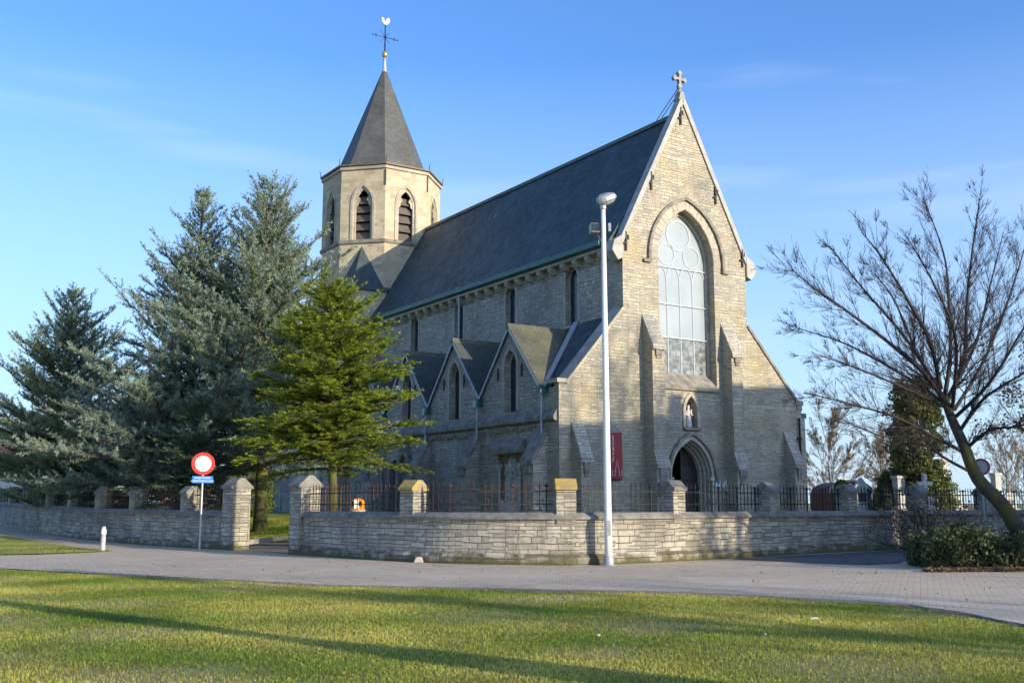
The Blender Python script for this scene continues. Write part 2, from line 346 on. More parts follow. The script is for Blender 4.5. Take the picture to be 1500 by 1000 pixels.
def tag(o, label=None, cat=None, group=None, kind=None):
    if label: o['label'] = label
    if cat: o['category'] = cat
    if group: o['group'] = group
    if kind: o['kind'] = kind
    return o
def thing(name, label, cat, loc=(0, 0, 0), rz=0.0, group=None):
    o = bpy.data.objects.new(name, None); COL.objects.link(o); o.location = loc; o.rotation_euler = (0, 0, rz)
    o.empty_display_size = 0.3
    return tag(o, label, cat, group)
def dup(root, loc, rz=0.0, label=None, scale=None):
    r = root.copy(); COL.objects.link(r); r.location = loc; r.rotation_euler = (0, 0, rz)
    if label: r['label'] = label
    if scale: r.scale = scale
    for ch in list(root.children):
        c = ch.copy(); COL.objects.link(c); c.parent = r
        for g in ch.children:
            d = g.copy(); COL.objects.link(d); d.parent = c
    return r
def fast_mesh(name, V, F, mat, parent=None, tint=None, k=3, smooth=False):
    """numpy verts (n,3), faces (m,k)"""
    me = bpy.data.meshes.new(name); V = np.ascontiguousarray(V, np.float32); F = np.ascontiguousarray(F, np.int32)
    me.vertices.add(len(V)); me.vertices.foreach_set('co', V.ravel())
    me.loops.add(F.size); me.loops.foreach_set('vertex_index', F.ravel())
    me.polygons.add(len(F)); me.polygons.foreach_set('loop_start', np.arange(0, F.size, k, dtype=np.int32))
    me.polygons.foreach_set('loop_total', np.full(len(F), k, np.int32))
    if smooth: me.polygons.foreach_set('use_smooth', np.ones(len(F), bool))
    if tint is not None:
        a = me.attributes.new('tint', 'FLOAT', 'POINT'); a.data.foreach_set('value', np.ascontiguousarray(tint, np.float32))
    me.materials.append(mat); me.update(calc_edges=True)
    o = bpy.data.objects.new(name, me); COL.objects.link(o)
    if parent: o.parent = parent
    return o
def arch(c, z0, zs, w, h, n=8):
    """pointed arch outline: centre c, foot z0, spring zs, width w, rise h"""
    hw = w / 2; e = (h * h - hw * hw) / w; rr = e + hw
    a0 = math.pi; a1 = math.pi - math.atan2(h, e) if e >= 0 else math.atan2(h, -(-e) * -1)
    if e < 0: e = 0; rr = hw; h = hw
    a1 = math.acos(-e / rr) if rr else 0
    left = [(c + e + rr * math.cos(a0 + (a1 - a0) * i / n), zs + rr * math.sin(a0 + (a1 - a0) * i / n)) for i in range(n + 1)]
    right = [(2 * c - x, z) for x, z in reversed(left[:-1])]
    pts = [(c - hw, z0)] + left + right + [(c + hw, z0)]
    if abs(z0 - zs) < 1e-6: pts = left + right
    return pts
def ring(outer, inner):
    """closed band between two open outlines of equal length"""
    return list(outer) + list(reversed(inner))
def ss(a, b, x):
    t = np.clip((np.asarray(x, float) - a) / (b - a), 0, 1); return t * t * (3 - 2 * t)
def crom(P, n=8):
    P = np.array(P, float); out = []
    for i in range(len(P) - 1):
        p0, p1, p2, p3 = P[max(i-1, 0)], P[i], P[i+1], P[min(i+2, len(P)-1)]
        for t in np.arange(n) / n:
            out.append(.5*((2*p1)+(-p0+p2)*t+(2*p0-5*p1+4*p2-p3)*t*t+(-p0+3*p1-3*p2+p3)*t**3))
    out.append(P[-1]); return np.array(out)

# ------------------------------------------------------------------ terrain
WL = [(-40, 73), (-28.2, 58), (-24.7, 53), (-22, 49), (-19.8, 46), (-17.6, 43), (-15.5, 40.5), (-13.3, 38), (-10.6, 35.2), (-8.56, 33.2)]     # left wall, far to gate
WR = [(-5.85, 30.2), (-4.2, 28.3), (-2.46, 26.55), (-0.8, 25.5), (1.25, 25.1), (2.75, 25.7), (4.02, 26.8), (7.09, 29.6), (10.08, 32.2), (13.04, 34.4), (16.2, 36.7), (19.6, 39.0), (23, 41), (30, 45), (60, 62)]
WALL = np.array(WL + WR, float)
def wall_dist(x, y):
    """signed distance to the churchyard wall line, positive inside the yard"""
    x = np.asarray(x, float); y = np.asarray(y, float)
    best = np.full(x.shape, 1e9); sgn = np.ones(x.shape)
    for (ax, ay), (bx, by) in zip(WALL[:-1], WALL[1:]):
        dx, dy = bx - ax, by - ay; l2 = dx*dx + dy*dy
        t = np.clip(((x-ax)*dx + (y-ay)*dy) / l2, 0, 1)
        d = np.hypot(x-ax-t*dx, y-ay-t*dy); cr = dx*(y-ay) - dy*(x-ax)
        k = d < best; best = np.where(k, d, best); sgn = np.where(k, np.sign(cr), sgn)
    return best * sgn
def gz(x, y):
    x = np.asarray(x, float); y = np.asarray(y, float)
    z = 0.02 + 0.17*ss(6, 24, y) + 0.32*ss(-9, -30, x)*ss(24, 50, y)
    return z + 0.92*ss(0.8, 8.5, wall_dist(x, y))
def g1(x, y): return float(gz(np.array([x]), np.array([y]))[0])

def grass_mat(name):
    m = NT(name); p = m.pos()
    c = m.mix(m.ramp(m.noise(0.33, 5, 0.6, vec=p), (0.38, 0.0), (0.62, 1.0)), (0.10, 0.16, 0.018), (0.27, 0.26, 0.04))
    c = m.mix(m.ramp(m.noise(26, 5, 0.7, vec=p), (0.35, 0.0), (0.7, 0.7)), c, (0.15, 0.15, 0.035))
    dry = m.ramp(m.noise(0.75, 6, 0.7, vec=m.mapping(p, (0.7, 1.3, 1), loc=(3.1, 1.7, 0))), (0.56, 0.0), (0.68, 0.75))
    c = m.mix(dry, c, (0.48, 0.38, 0.22))
    sp = m.new('ShaderNodeSeparateXYZ'); m.link(p, sp.inputs[0]); x, y = sp.outputs[0], sp.outputs[1]
    wx = m.math('ADD', x, m.math('MULTIPLY', m.math('SUBTRACT', m.noise(1.7, 5, .7, vec=p), .5), 2.6))
    s1 = m.math('SINE', m.math('ADD', m.math('MULTIPLY', wx, .9), m.math('MULTIPLY', m.math('SINE', m.math('MULTIPLY', y, .5)), 1.7)))
    s2 = m.math('SINE', m.math('ADD', m.math('MULTIPLY', y, 2.3), m.math('MULTIPLY', wx, .8)))
    s3 = m.math('MULTIPLY', m.math('SINE', m.math('SUBTRACT', m.math('MULTIPLY', wx, 2.1), m.math('MULTIPLY', y, 1.1))), .9)
    worn = m.ramp(m.math('MULTIPLY', m.math('ADD', m.math('ADD', s1, s2), s3), .4), (.30, 0.0), (.75, .6))
    c = m.mix(worn, c, m.mix(m.noise(8, 5, .7, vec=p), (0.24, 0.215, 0.085), (0.46, 0.38, 0.19)))
    m.col(c); m.rough(0.95); m.bump(m.noise(40, 5, 0.7, vec=p), 1.0, 0.06); return m.m
M['grass'] = grass_mat('lawn_grass')
def axis(lo, hi, step, far): 
    a = list(np.arange(lo, hi + 1e-6, step)); b = [hi]; s_ = step
    while b[-1] < far: s_ *= 1.35; b.append(b[-1] + s_)
    c_ = [lo]; s_ = step
    while c_[-1] > -far: s_ *= 1.35; c_.append(c_[-1] - s_)
    return np.array(sorted(c_[1:]) + a + b[1:])
ax = axis(-42, 44, 0.5, 3000); ay = axis(-6, 76, 0.5, 3000)
GX, GY = np.meshgrid(ax, ay); GZ = gz(GX, GY)
nx, ny = len(ax), len(ay)
idx = np.arange(nx*ny).reshape(ny, nx)
Fg = np.stack([idx[:-1, :-1], idx[:-1, 1:], idx[1:, 1:], idx[1:, :-1]], -1).reshape(-1, 4)
tag(fast_mesh('ground', np.stack([GX, GY, GZ], -1).reshape(-1, 3), Fg, M['grass'], k=4, smooth=True), kind='structure')

# road of clay and concrete pavers between the lawn and the wall
NE = [(-42, 44), (-30, 35.5), (-20, 29.2), (-11.4, 23.9), (-4.45, 19.9), (-3.0, 19.2), (0, 18.45), (2.86, 17.8), (4.8, 16.7), (5.75, 15.9), (6.2, 14.8), (6.5, 13.3), (7.3, 8), (8.8, 0), (11, -12)]
FE = [(-40, 73), (-28.2, 58), (-22, 49), (-15.5, 40.5), (-8.56, 33.2), (-5.85, 30.2), (-2.46, 26.55), (1.25, 25.1), (4.02, 26.8), (7.09, 29.6), (13.04, 34.4), (19.6, 39), (34, 38), (48, 20), (56, -12)]
ne = crom(NE, 14); fe = crom(FE, 14)
rag = np.cumsum(RNG.normal(0, 0.03, len(ne))); rag -= np.linspace(rag[0], rag[-1], len(rag)); ne = ne + np.stack([rag*0.3, rag*0.6 + RNG.normal(0, .02, len(ne))], 1)
K = 44; tt = np.linspace(0, 1, K)
RX = ne[:, None, 0]*(1-tt) + fe[:, None, 0]*tt; RY = ne[:, None, 1]*(1-tt) + fe[:, None, 1]*tt
RZ = gz(RX, RY) + 0.022
ri = np.arange(RX.size).reshape(RX.shape)
Fr = np.stack([ri[:-1, :-1], ri[1:, :-1], ri[1:, 1:], ri[:-1, 1:]], -1).reshape(-1, 4)
m = NT('road_pavers'); p = m.pos(); mp = m.mapping(p, (1, 1, 1), (0, 0, R(21)))
br = m.new('ShaderNodeTexBrick', Scale=1.0); br.offset = 0.5
br.inputs['Color1'].default_value = (0, 0, 0, 1); br.inputs['Color2'].default_value = (1, 1, 1, 1); br.inputs['Mortar'].default_value = (0, 0, 0, 1)
br.inputs['Brick Width'].default_value = 0.22; br.inputs['Row Height'].default_value = 0.11; br.inputs['Mortar Size'].default_value = 0.011; br.inputs['Mortar Smooth'].default_value = 0.4
m.link(mp, br.inputs['Vector'])
c = m.mix(br.outputs['Color'], (0.44, 0.345, 0.23), (0.62, 0.50, 0.36))
c = m.mix(m.ramp(m.noise(0.45, 6, 0.65, vec=p), (0.4, 0.0), (0.7, 0.6)), c, (0.40, 0.335, 0.26))
c = m.mix(m.ramp(m.noise(30, 4, 0.7, vec=p), (0.35, 0.3), (0.6, 0.0)), c, (0.26, 0.22, 0.18))
c = m.mix(m.math('MULTIPLY', br.outputs['Fac'], m.ramp(m.noise(0.8, 5, 0.7, vec=p), (0.35, 0.15), (0.65, 1.0))), c, (0.15, 0.13, 0.085))
c = m.mix(m.ramp(m.noise(1.4, 7, 0.75, vec=m.mapping(p, (1, 1, 1), loc=(7, 2, 0))), (0.53, 0.0), (0.68, 0.7)), c, (0.27, 0.23, 0.16))
c = m.mix(m.ramp(m.noise(0.22, 4, 0.6, vec=p), (0.4, 0.0), (0.65, 0.55)), c, (0.64, 0.53, 0.38)); m.col(c); m.rough(0.85)
m.bump(m.math('SUBTRACT', m.math('MULTIPLY_ADD', br.outputs['Color'], 0.5, m.math('MULTIPLY', m.noise(5, 4, vec=p), 0.5)), br.outputs['Fac']), 0.8, 0.02)
M['pavers'] = m.m
tag(fast_mesh('road', np.stack([RX, RY, RZ], -1).reshape(-1, 3), Fr, M['pavers'], k=4, smooth=True), kind='structure')

def sheet(name, poly, mat, dz, kind='structure', cell=0.6):
    """flat sheet draped on the terrain: polygon cut into a fine triangulation"""
    bm = bmesh.new(); vs = [bm.verts.new((x, y, 0)) for x, y in poly]; bm.faces.new(vs)
    xs = [p_[0] for p_ in poly]; ys = [p_[1] for p_ in poly]
    for x in np.arange(min(xs), max(xs), cell):
        bmesh.ops.bisect_plane(bm, geom=bm.verts[:] + bm.edges[:] + bm.faces[:], plane_co=(x, 0, 0), plane_no=(1, 0, 0))
    for y in np.arange(min(ys), max(ys), cell):
        bmesh.ops.bisect_plane(bm, geom=bm.verts[:] + bm.edges[:] + bm.faces[:], plane_co=(0, y, 0), plane_no=(0, 1, 0))
    for v in bm.verts: v.co.z = g1(v.co.x, v.co.y) + dz
    bmesh.ops.recalc_face_normals(bm, faces=bm.faces)
    me = bpy.data.meshes.new(name); bm.to_mesh(me); bm.free(); me.materials.append(mat)
    if me.polygons and me.polygons[0].normal.z < 0: me.flip_normals()
    o = bpy.data.objects.new(name, me); COL.objects.link(o); return tag(o, kind=kind)
ISL = [(-12.0, 32.2), (-13.1, 33.3), (-16.4, 37.6), (-21.2, 44), (-27, 52), (-36, 64), (-42, 60), (-30, 42.5), (-20, 33.4), (-14.6, 29.4), (-13.2, 29.9), (-12.1, 31.3)]
sheet('lawn', ISL, M['grass'], 0.05)
dv = ne[(ne[:, 0] > -9) & (ne[:, 1] > 13)]; dn = RNG.uniform(.08, .32, len(dv)) * np.where(dv[:, 0] > 0, 1.3, .6)
VV = np.concatenate([np.stack([dv[:, 0]-.02, dv[:, 1]+.06, gz(dv[:, 0], dv[:, 1]+.06)+.03], 1), np.stack([dv[:, 0]-.1*dn, dv[:, 1]-dn, gz(dv[:, 0], dv[:, 1]-dn)+.006], 1)]); nd = len(dv)
tag(fast_mesh('dirt_verge', VV, np.array([(i, nd+i, nd+i+1, i+1) for i in range(nd-1)])[:, ::1], plain('bare_earth', (.24, .19, .14), .95, 0, .4, 9, .6, (.14, .11, .08)), k=4), kind='structure')
asph = plain('dark_asphalt', (0.09, 0.088, 0.085), 0.9, 0, 0.3, 30, 0.4)
sheet('footpath', [(5.6, 27.7), (7.4, 29.1), (13.3, 34.0), (19.5, 38.4), (21.5, 36.2), (14.5, 31.5), (10.5, 28.2), (9.2, 25.6), (8.2, 24.9), (7.3, 25.6)], asph, 0.034)
pathm = plain('yard_path_gravel', (0.17, 0.15, 0.13), 0.95, 0, 0.35, 14, 0.5)
sheet('path', [(-8.5, 33.2), (-5.9, 30.25), (-4.6, 31.5), (-5.4, 33.6), (-5.2, 35.2), (-8.2, 36.4), (-9.6, 35.3)], pathm, 0.03)

def curve_y(P, x): return np.interp(x, P[:, 0], P[:, 1])
def blades(name, X, Y, h0, h1, w, lean=0.5, mat=None, tb=0.0):
    n = len(X); Z = gz(X, Y)
    a = RNG.uniform(0, 2*np.pi, n); hh = RNG.uniform(h0, h1, n); la = RNG.uniform(0, 2*np.pi, n); lo = hh*RNG.uniform(0.1, lean, n)
    ww = w*RNG.uniform(0.6, 1.3, n)
    V = np.empty((n, 3, 3)); V[:, 0] = np.stack([X+np.cos(a)*ww, Y+np.sin(a)*ww, Z], 1); V[:, 1] = np.stack([X-np.cos(a)*ww, Y-np.sin(a)*ww, Z], 1)
    V[:, 2] = np.stack([X+np.cos(la)*lo, Y+np.sin(la)*lo, Z+hh], 1)
    lowf = 0.5 + 0.25*np.sin(X*1.1+Y*0.7+1.3*np.sin(Y*.6)) + 0.25*np.sin(X*0.37-Y*1.9+2+np.sin(X*.8)) 
    t = np.clip(0.22 + 0.75*(lowf-0.32) + RNG.normal(0, 0.22, n) + tb, 0, 1)
    return fast_mesh(name, V.reshape(-1, 3), np.arange(3*n).reshape(-1, 3), mat or M['grassblade'], tint=np.repeat(t, 3))
def lawn_pts(n, x0, x1, y0, y1): return RNG.uniform(x0, x1, n), RNG.uniform(y0, y1, n)
X, Y = lawn_pts(900000, -13, 8, 7.6, 26)
lim = curve_y(ne[ne[:, 1] > 14.9], X) + RNG.normal(0.0, 0.06, len(X))
jit_ = RNG.normal(0, .45, len(X)); patch = jit_ + np.sin(X*0.9+1.7*np.sin(Y*0.5))+np.sin(Y*2.3+0.8*X)+0.9*np.sin(X*2.1-Y*1.1)
keep = (Y < lim) & (np.abs(X) < 0.52*Y + 0.6) & ((X < 6.05 + np.where(Y < 15, (15-Y)*0.18, 0))) & (RNG.random(len(X)) < np.clip(1.15 - 0.028*(Y-8), 0.4, 1)) & (RNG.random(len(X)) < np.where(patch > 1.5, 0.38, np.where(patch > .9, .65, 1.0)))
def in_poly(px, py, poly):
    c_ = np.zeros(px.shape, bool); n = len(poly)
    for i in range(n):
        (x0, y0), (x1, y1) = poly[i], poly[i-1]
        c_ ^= ((y0 > py) != (y1 > py)) & (px < (x1-x0)*(py-y0)/(y1-y0+1e-12)+x0)
    return c_
M['strawblade'] = foliage('dry_straw_blades', (0.34, 0.27, 0.15), (0.74, 0.61, 0.38), 0.3)
Xd, Yd = lawn_pts(260000, -13, 8, 7.6, 26); pd = np.sin(Xd*0.9+1.7*np.sin(Yd*0.5))+np.sin(Yd*2.3+0.8*Xd)+0.9*np.sin(Xd*2.1-Yd*1.1)
kd = (Yd < curve_y(ne[ne[:, 1] > 14.9], Xd)-.05) & (np.abs(Xd) < 0.52*Yd + 0.6) & (Xd < 6.0) & (RNG.random(len(Xd)) < np.clip((pd-.2+RNG.normal(0, .5, len(Xd)))*.55, .06, .6))
tag(blades('dry_grass', Xd[kd], Yd[kd], .004, .018, .006, lean=2.5, mat=M['strawblade']), 'flattened dry straw-coloured grass in the worn patches of the lawn', 'grass', kind='stuff')
X2, Y2 = lawn_pts(420000, -30, -12, 29, 56); k2 = in_poly(X2, Y2, ISL) & (np.abs(X2) < .52*Y2+1)
X3, Y3 = lawn_pts(90000, -13, -4, 35, 46); k3 = (wall_dist(X3, Y3) > 2.6)
tag(blades('grass_strip', np.r_[X2[k2], X3[k3]], np.r_[Y2[k2], Y3[k3]], .035, .085, .011, tb=-.1), 'bright short grass of the left traffic island and inside the gateway', 'grass', kind='stuff')
tag(blades('grass', X[keep], Y[keep], 0.010, 0.036, 0.0055, lean=1.1), 'short patchy lawn grass in front of the paved road', 'grass', kind='stuff')

# ------------------------------------------------------------------ the church (local x along the facade, local y away from it)
CO = Vector((4.712, 44.0, 0)); 
def loc2w(u, v, z=0): return Vector((CO.x + u*math.cos(YAW) - v*math.sin(YAW), CO.y + u*math.sin(YAW) + v*math.cos(YAW), z))
church = thing('church', 'grey limestone village church with octagonal tower, slate spire and tall gabled west front', 'church', CO, YAW)
def P(mb, name, mat, **k): return mb.build(name, M[mat] if isinstance(mat, str) else mat, k.pop('parent', church), **k)
FV = lambda a, b, t: (a, t, b)          # frame in a plane parallel to the facade
SV = lambda a, b, t: (t, a, b)          # frame in a plane parallel to the nave side
UC = 3.63                                # facade centre line
NW, AW = 7.25, 3.37                      # nave width, aisle width
# --- west front
out = [(-3.37, 0), (10.62, 0), (10.62, 6.25), (10.25, 6.4), (7.25, 9.62), (7.25, 12.55), (UC, 19.55), (0.0, 12.55), (0.0, 9.75), (-2.98, 6.45), (-3.37, 6.45)]
win = arch(UC, 6.6, 12.25, 3.28, 2.4, 12); door = arch(3.62, 0.3, 2.75, 2.3, 1.6, 10)
niche = arch(3.67, 4.92, 5.62, 0.66, 0.62, 6)
P(MB().slab(out, [win, niche, door], FV, 0, 0.33), 'facade_wall', 'church')
low = [(-3.37, 0), (10.62, 0), (10.62, 6.1), (10.25, 6.2), (7.25, 9.4), (7.25, 12.4), (UC, 19.1), (0.0, 12.4), (0.0, 9.5), (-2.98, 6.3), (-3.37, 6.3)]
P(MB().slab(low, [win, niche, door], FV, 0.332, 0.7), 'facade_wall', 'church')
P(MB().box(3.2, 4.1, 0.45, 0.62, 4.8, 6.4), 'niche_back', 'darktrim')
# recessed window: tracery, glazing, saddle bars
fw = P(MB().slab(ring(arch(UC, 7.25, 12.25, 3.27, 2.39, 12), arch(UC, 7.25, 12.25, 3.0, 2.22, 12)), [], FV, 0.40, 0.52), 'window', 'trim')
up = [p_ for p_ in arch(UC, 8.85, 12.25, 3.04, 2.25, 12)]
P(MB().slab(up, [], FV, 0.50, 0.53), 'pane', 'paleglass', parent=fw)
P(MB().slab([(UC-1.52, 7.25), (UC+1.52, 7.25), (UC+1.52, 8.845), (UC-1.52, 8.845)], [], FV, 0.50, 0.53), 'pane', 'dimglass', parent=fw)
t = MB()
for k in (-0.76, 0.0, 0.76): t.box(UC+k-.03, UC+k+.03, 0.478, 0.498, 7.3, 11.55)
for k in range(4):
    c_ = UC - 1.14 + 0.76*k
    t.slab(ring(arch(c_, 11.5, 11.5, 0.78, 0.72, 6), arch(c_, 11.5, 11.5, 0.66, 0.6, 6)), [], FV, 0.479, 0.497)
def circ(cx, cz, r_, n=20): return [(cx + r_*math.cos(2*math.pi*i/n), cz + r_*math.sin(2*math.pi*i/n)) for i in range(n)]
for (cx, cz, r_) in ((UC-.74, 12.62, .52), (UC+.74, 12.62, .52), (UC, 13.55, .74)):
    t.slab(circ(cx, cz, r_), [circ(cx, cz, r_*.84)], FV, 0.480, 0.496)
P(t, 'tracery', plain('pale_tracery', (0.35, 0.39, 0.405), 0.6, 0, .1, 4), parent=fw)
for z in (8.86, 10.35, 12.02): P(MB().box(UC-1.5, UC+1.5, 0.43, 0.46, z-.02, z+.02), 'saddle_bar', 'zinc', parent=fw)
P(MB().slab([(0.56, 7.36), (0.56, 6.5), (-0.12, 6.5), (-0.12, 6.62)], [], lambda a, b, t_: (t_, a, b), UC-1.635, UC+1.635), 'window_sill', 'darktrim')
P(MB().slab(ring(arch(UC, 12.1, 12.25, 4.5, 2.98, 14), arch(UC, 12.1, 12.25, 4.22, 2.83, 14)), [], FV, -0.13, 0.05).box(UC-2.5, UC-2.1, -.13, .05, 11.96, 12.098).box(UC+2.1, UC+2.5, -.13, .05, 11.96, 12.098), 'hood_mould', 'darktrim')
# voussoirs round the window: separate wedge stones
t = MB(); A0 = arch(UC, 12.25, 12.25, 4.2, 2.81, 13); A1 = arch(UC, 12.25, 12.25, 3.32, 2.43, 13)
for i in range(len(A0)-1):
    p0, p1, q1, q0 = map(Vector, (A0[i], A0[i+1], A1[i+1], A1[i])); g_ = 0.03
    t.slab([p0.lerp(p1, g_), p1.lerp(p0, g_), q1.lerp(q0, g_), q0.lerp(q1, g_)], [], FV, -0.012 - .006*(i % 3), 0.1)
P(t, 'voussoirs', 'trim')
# portal: stepped orders, hood, door leaf
por = MB()
for w0, h0, w1, h1, t0, t1 in [(2.305, 1.605, 2.18, 1.53, .10, .30), (2.185, 1.535, 2.04, 1.45, .30, .48), (2.045, 1.455, 1.9, 1.36, .48, .68)]:
    por.slab(ring(arch(3.62, 0.3, 2.75, w0, h0, 10), arch(3.62, 0.3, 2.75, w1, h1, 10)), [], FV, t0, t1)
P(por, 'portal', 'trim')
P(MB().slab(ring(arch(3.62, 2.6, 2.75, 2.84, 1.98, 12), arch(3.62, 2.6, 2.75, 2.62, 1.84, 12)), [], FV, -0.15, 0.05), 'portal_hood', 'darktrim')
P(MB().slab(ring(arch(3.62, 1.0, 2.75, 2.6, 1.83, 12), arch(3.62, 1.0, 2.75, 2.32, 1.615, 12)), [], FV, -0.05, 0.12), 'portal_arch', 'trim')
P(MB().box(4.66, 4.95, -.08, .2, 2.62, 2.76), 'portal_capital', 'trim'); P(MB().box(2.28, 2.56, -.08, .1, 2.62, 2.76), 'portal_capital', 'trim')
dl = MB()
lf = [p_ for p_ in arch(3.62, 1.0, 2.75, 1.94, 1.38, 10)]
for i in range(6):
    x0_, x1_ = 3.62+i*.158, 3.62+i*.158+.15
    zt = lambda x_: float(np.interp(x_, [p_[0] for p_ in lf[11:-1]], [p_[1] for p_ in lf[11:-1]]))
    dl.slab([(x0_, 1.0), (x1_, 1.0), (x1_, zt(x1_)), (x0_, zt(x0_))], [], FV, 0.69, 0.75)
d_ = P(dl, 'door', 'darkwood'); 
for z in (1.7, 2.6, 3.3): P(MB().box(3.7, 4.5, 0.67, 0.688, z, z+.07), 'hinge', 'iron', parent=d_)
P(MB().box(2.3, 4.95, 2.6, 2.7, 0, 5).box(2.2, 2.3, .702, 2.6, 0, 5).box(4.95, 5.05, .702, 2.6, 0, 5).box(2.3, 4.95, .702, 2.6, 4.5, 4.6), 'porch_dark_box', 'black')  # near-black walls paint in the darkness behind the open door
# niche surround
P(MB().slab(ring(arch(3.67, 4.9, 5.62, 0.98, 0.84, 8), arch(3.67, 4.9, 5.62, 0.68, 0.635, 8)), [], FV, -0.06, 0.1), 'niche_surround', 'trim')
P(MB().box(3.2, 4.14, -0.14, 0.3, 4.78, 4.9), 'niche_sill', 'darktrim')
# gable copings with kneelers
def rake(p0, p1, v0, v1, th, below=0.1):
    (a0, b0), (a1, b1) = p0, p1; d = Vector((a1-a0, b1-b0)).normalized(); n = Vector((-d.y, d.x))
    if n.y < 0: n = -n
    q = [Vector(p0)-n*below, Vector(p1)-n*below, Vector(p1)+n*th, Vector(p0)+n*th]
    return MB().slab([(x.x, x.y) for x in q], [], FV, v0, v1)
P(rake((-0.34, 12.2), (UC-.02, 19.80), -0.07, 0.36, .12), 'coping', 'coping')
P(rake((7.59, 12.2), (UC+.02, 19.80), -0.07, 0.36, .12), 'coping', 'coping')
P(MB().slab([(-.02, 12.0), (-.02, 13.0), (-.5, 12.7), (-.62, 12.25), (-.3, 11.85)], [], FV, -.10, .45), 'kneeler', 'coping', bevel=.02)
P(MB().slab([(7.27, 12.0), (7.27, 13.0), (7.75, 12.7), (7.87, 12.25), (7.55, 11.85)], [], FV, -.10, .45), 'kneeler', 'coping', bevel=.02)
P(rake((-3.0, 6.42), (0.0, 9.78), -0.07, 0.75, .1, .02), 'aisle_coping', 'trim')
P(rake((10.28, 6.38), (7.25, 9.65), -0.07, 0.75, .1, .02), 'aisle_coping', 'darktrim')
P(MB().box(-3.5, -2.93, -.07, .77, 6.44, 6.62), 'kneeler', 'trim', bevel=.02)
P(MB().box(10.2, 10.72, -.07, .77, 6.2, 6.42).box(10.3, 10.66, -.04, .72, 5.95, 6.198), 'kneeler', 'darktrim', bevel=.02)
P(MB().box(10.62, 11.12, 0.15, 3.0, 5.62, 5.86), 'gutter_end', 'gutter'); P(MB().box(10.62, 10.95, 0.1, 3.0, 0, 5.62), 'aisle_return', 'church')
# gable cross
cr = MB().slab([(UC-.2, 19.8), (UC+.2, 19.8), (UC+.13, 20.05), (UC+.09, 20.2), (UC-.09, 20.2), (UC-.13, 20.05)], [], FV, -.02, .36)
cr.lathe([(.12, 0), (.15, .05), (.10, .1), (.08, .2), (.12, .25), (.07, .3)], (UC, .17, 20.17), 12)
z0 = 20.95
for a, (dx, dz) in enumerate(((0, 1), (1, 0), (-1, 0), (0, -1))):
    px_, pz_ = -dz, dx; q = lambda l, w: (UC + (dx*l + px_*w)*.6, 20.86 + (dz*l + pz_*w)*.6)
    e = 0.62 if dz >= 0 else .68
    cr.slab([q(.0, -.1), q(.34, -.09), q(e-.12, -.2), q(e-.02, -.14), q(e+.06, 0), q(e-.02, .14), q(e-.12, .2), q(.34, .09), q(.0, .1)], [], FV, .09+.001*a, .25-.001*a)
P(cr, 'gable_cross', plain('grey_cross_stone', (.36, .34, .30), .9, 0, .35, 5, .3))
P(MB().tube([(UC, .2, 20.5), (UC, 1.8, 19.4)], [.018]*2, 5).tube([(UC, .2, 20.25), (UC-.02, 1.4, 19.4)], [.018]*2, 5), 'cross_stay', 'iron')
# wall anchors
for (u, z) in ((3.47, 19.0), (1.65, 15.66), (5.48, 15.6), (.17, 12.74), (7.05, 12.85)):
    P(MB().box(u-.035, u+.035, -.09, -.04, z-.42, z+.42).box(u+.035, u+.15, -.085, -.045, z+.08, z+.15).box(u-.15, u-.035, -.085, -.045, z-.14, z-.07).box(u+.09, u+.15, -.085, -.045, z+.15, z+.28).tube([(u, -.05, z), (u, .05, z)], [.03]*2, 5), 'wall_anchor', 'iron')
# --- front buttresses
def buttress(u0, u1, prof, frame=None, mat='church', nose=True):
    fr = frame or (lambda a, b, t_: (t_, -a, b))
    return P(MB().slab(prof, [], fr, u0, u1), 'buttress', mat)
BF = lambda a, b, t_: (t_, -a, b)
for u0 in (1.04, 5.62):
    buttress(u0, u0+.66, [(0, 0), (.74, 0), (.74, 3.1), (.6, 3.6), (.6, 8.08), (0, 9.5)])
    P(MB().slab([(.6, 8.08), (.71, 8.06), (.71, 8.2), (0, 9.67), (0, 9.5)], [], BF, u0-.03, u0+.69), 'weathering', 'churchgrey')
    P(MB().slab([(.74, 3.1), (.85, 3.07), (.85, 3.2), (.59, 3.86), (.59, 3.63), (.75, 3.22)], [], BF, u0-.03, u0+.69), 'weathering', 'churchgrey')
    P(MB().box(u0+.16, u0+.5, -.68, -.6, 7.82, 8.06).box(u0+.2, u0+.46, -.65, -.6, 7.68, 7.82), 'corbel', 'darktrim')
    P(MB().box(u0+.12, u0+.54, -.82, -.74, 2.75, 3.08).box(u0+.18, u0+.48, -.79, -.74, 2.45, 2.75), 'corbel', 'darktrim')
for u0 in (-2.75, 9.38):
    buttress(u0, u0+.52, [(0, 0), (.6, 0), (.6, 3.3), (0, 4.75)])
    P(MB().slab([(.6, 3.28), (.72, 3.25), (.72, 3.38), (0, 4.96), (0, 4.76)], [], BF, u0-.04, u0+.56), 'weathering', 'churchgrey')
    P(MB().box(u0+.12, u0+.4, -.7, -.6, 2.9, 3.25).box(u0+.16, u0+.36, -.66, -.6, 2.7, 2.9), 'corbel', 'darktrim')
buttress(.9, 1.6, [(0, 0), (.85, 0), (.85, 3.95), (0, 4.6)], lambda a, b, t_: (10.95+a, t_, b), 'churchgrey')
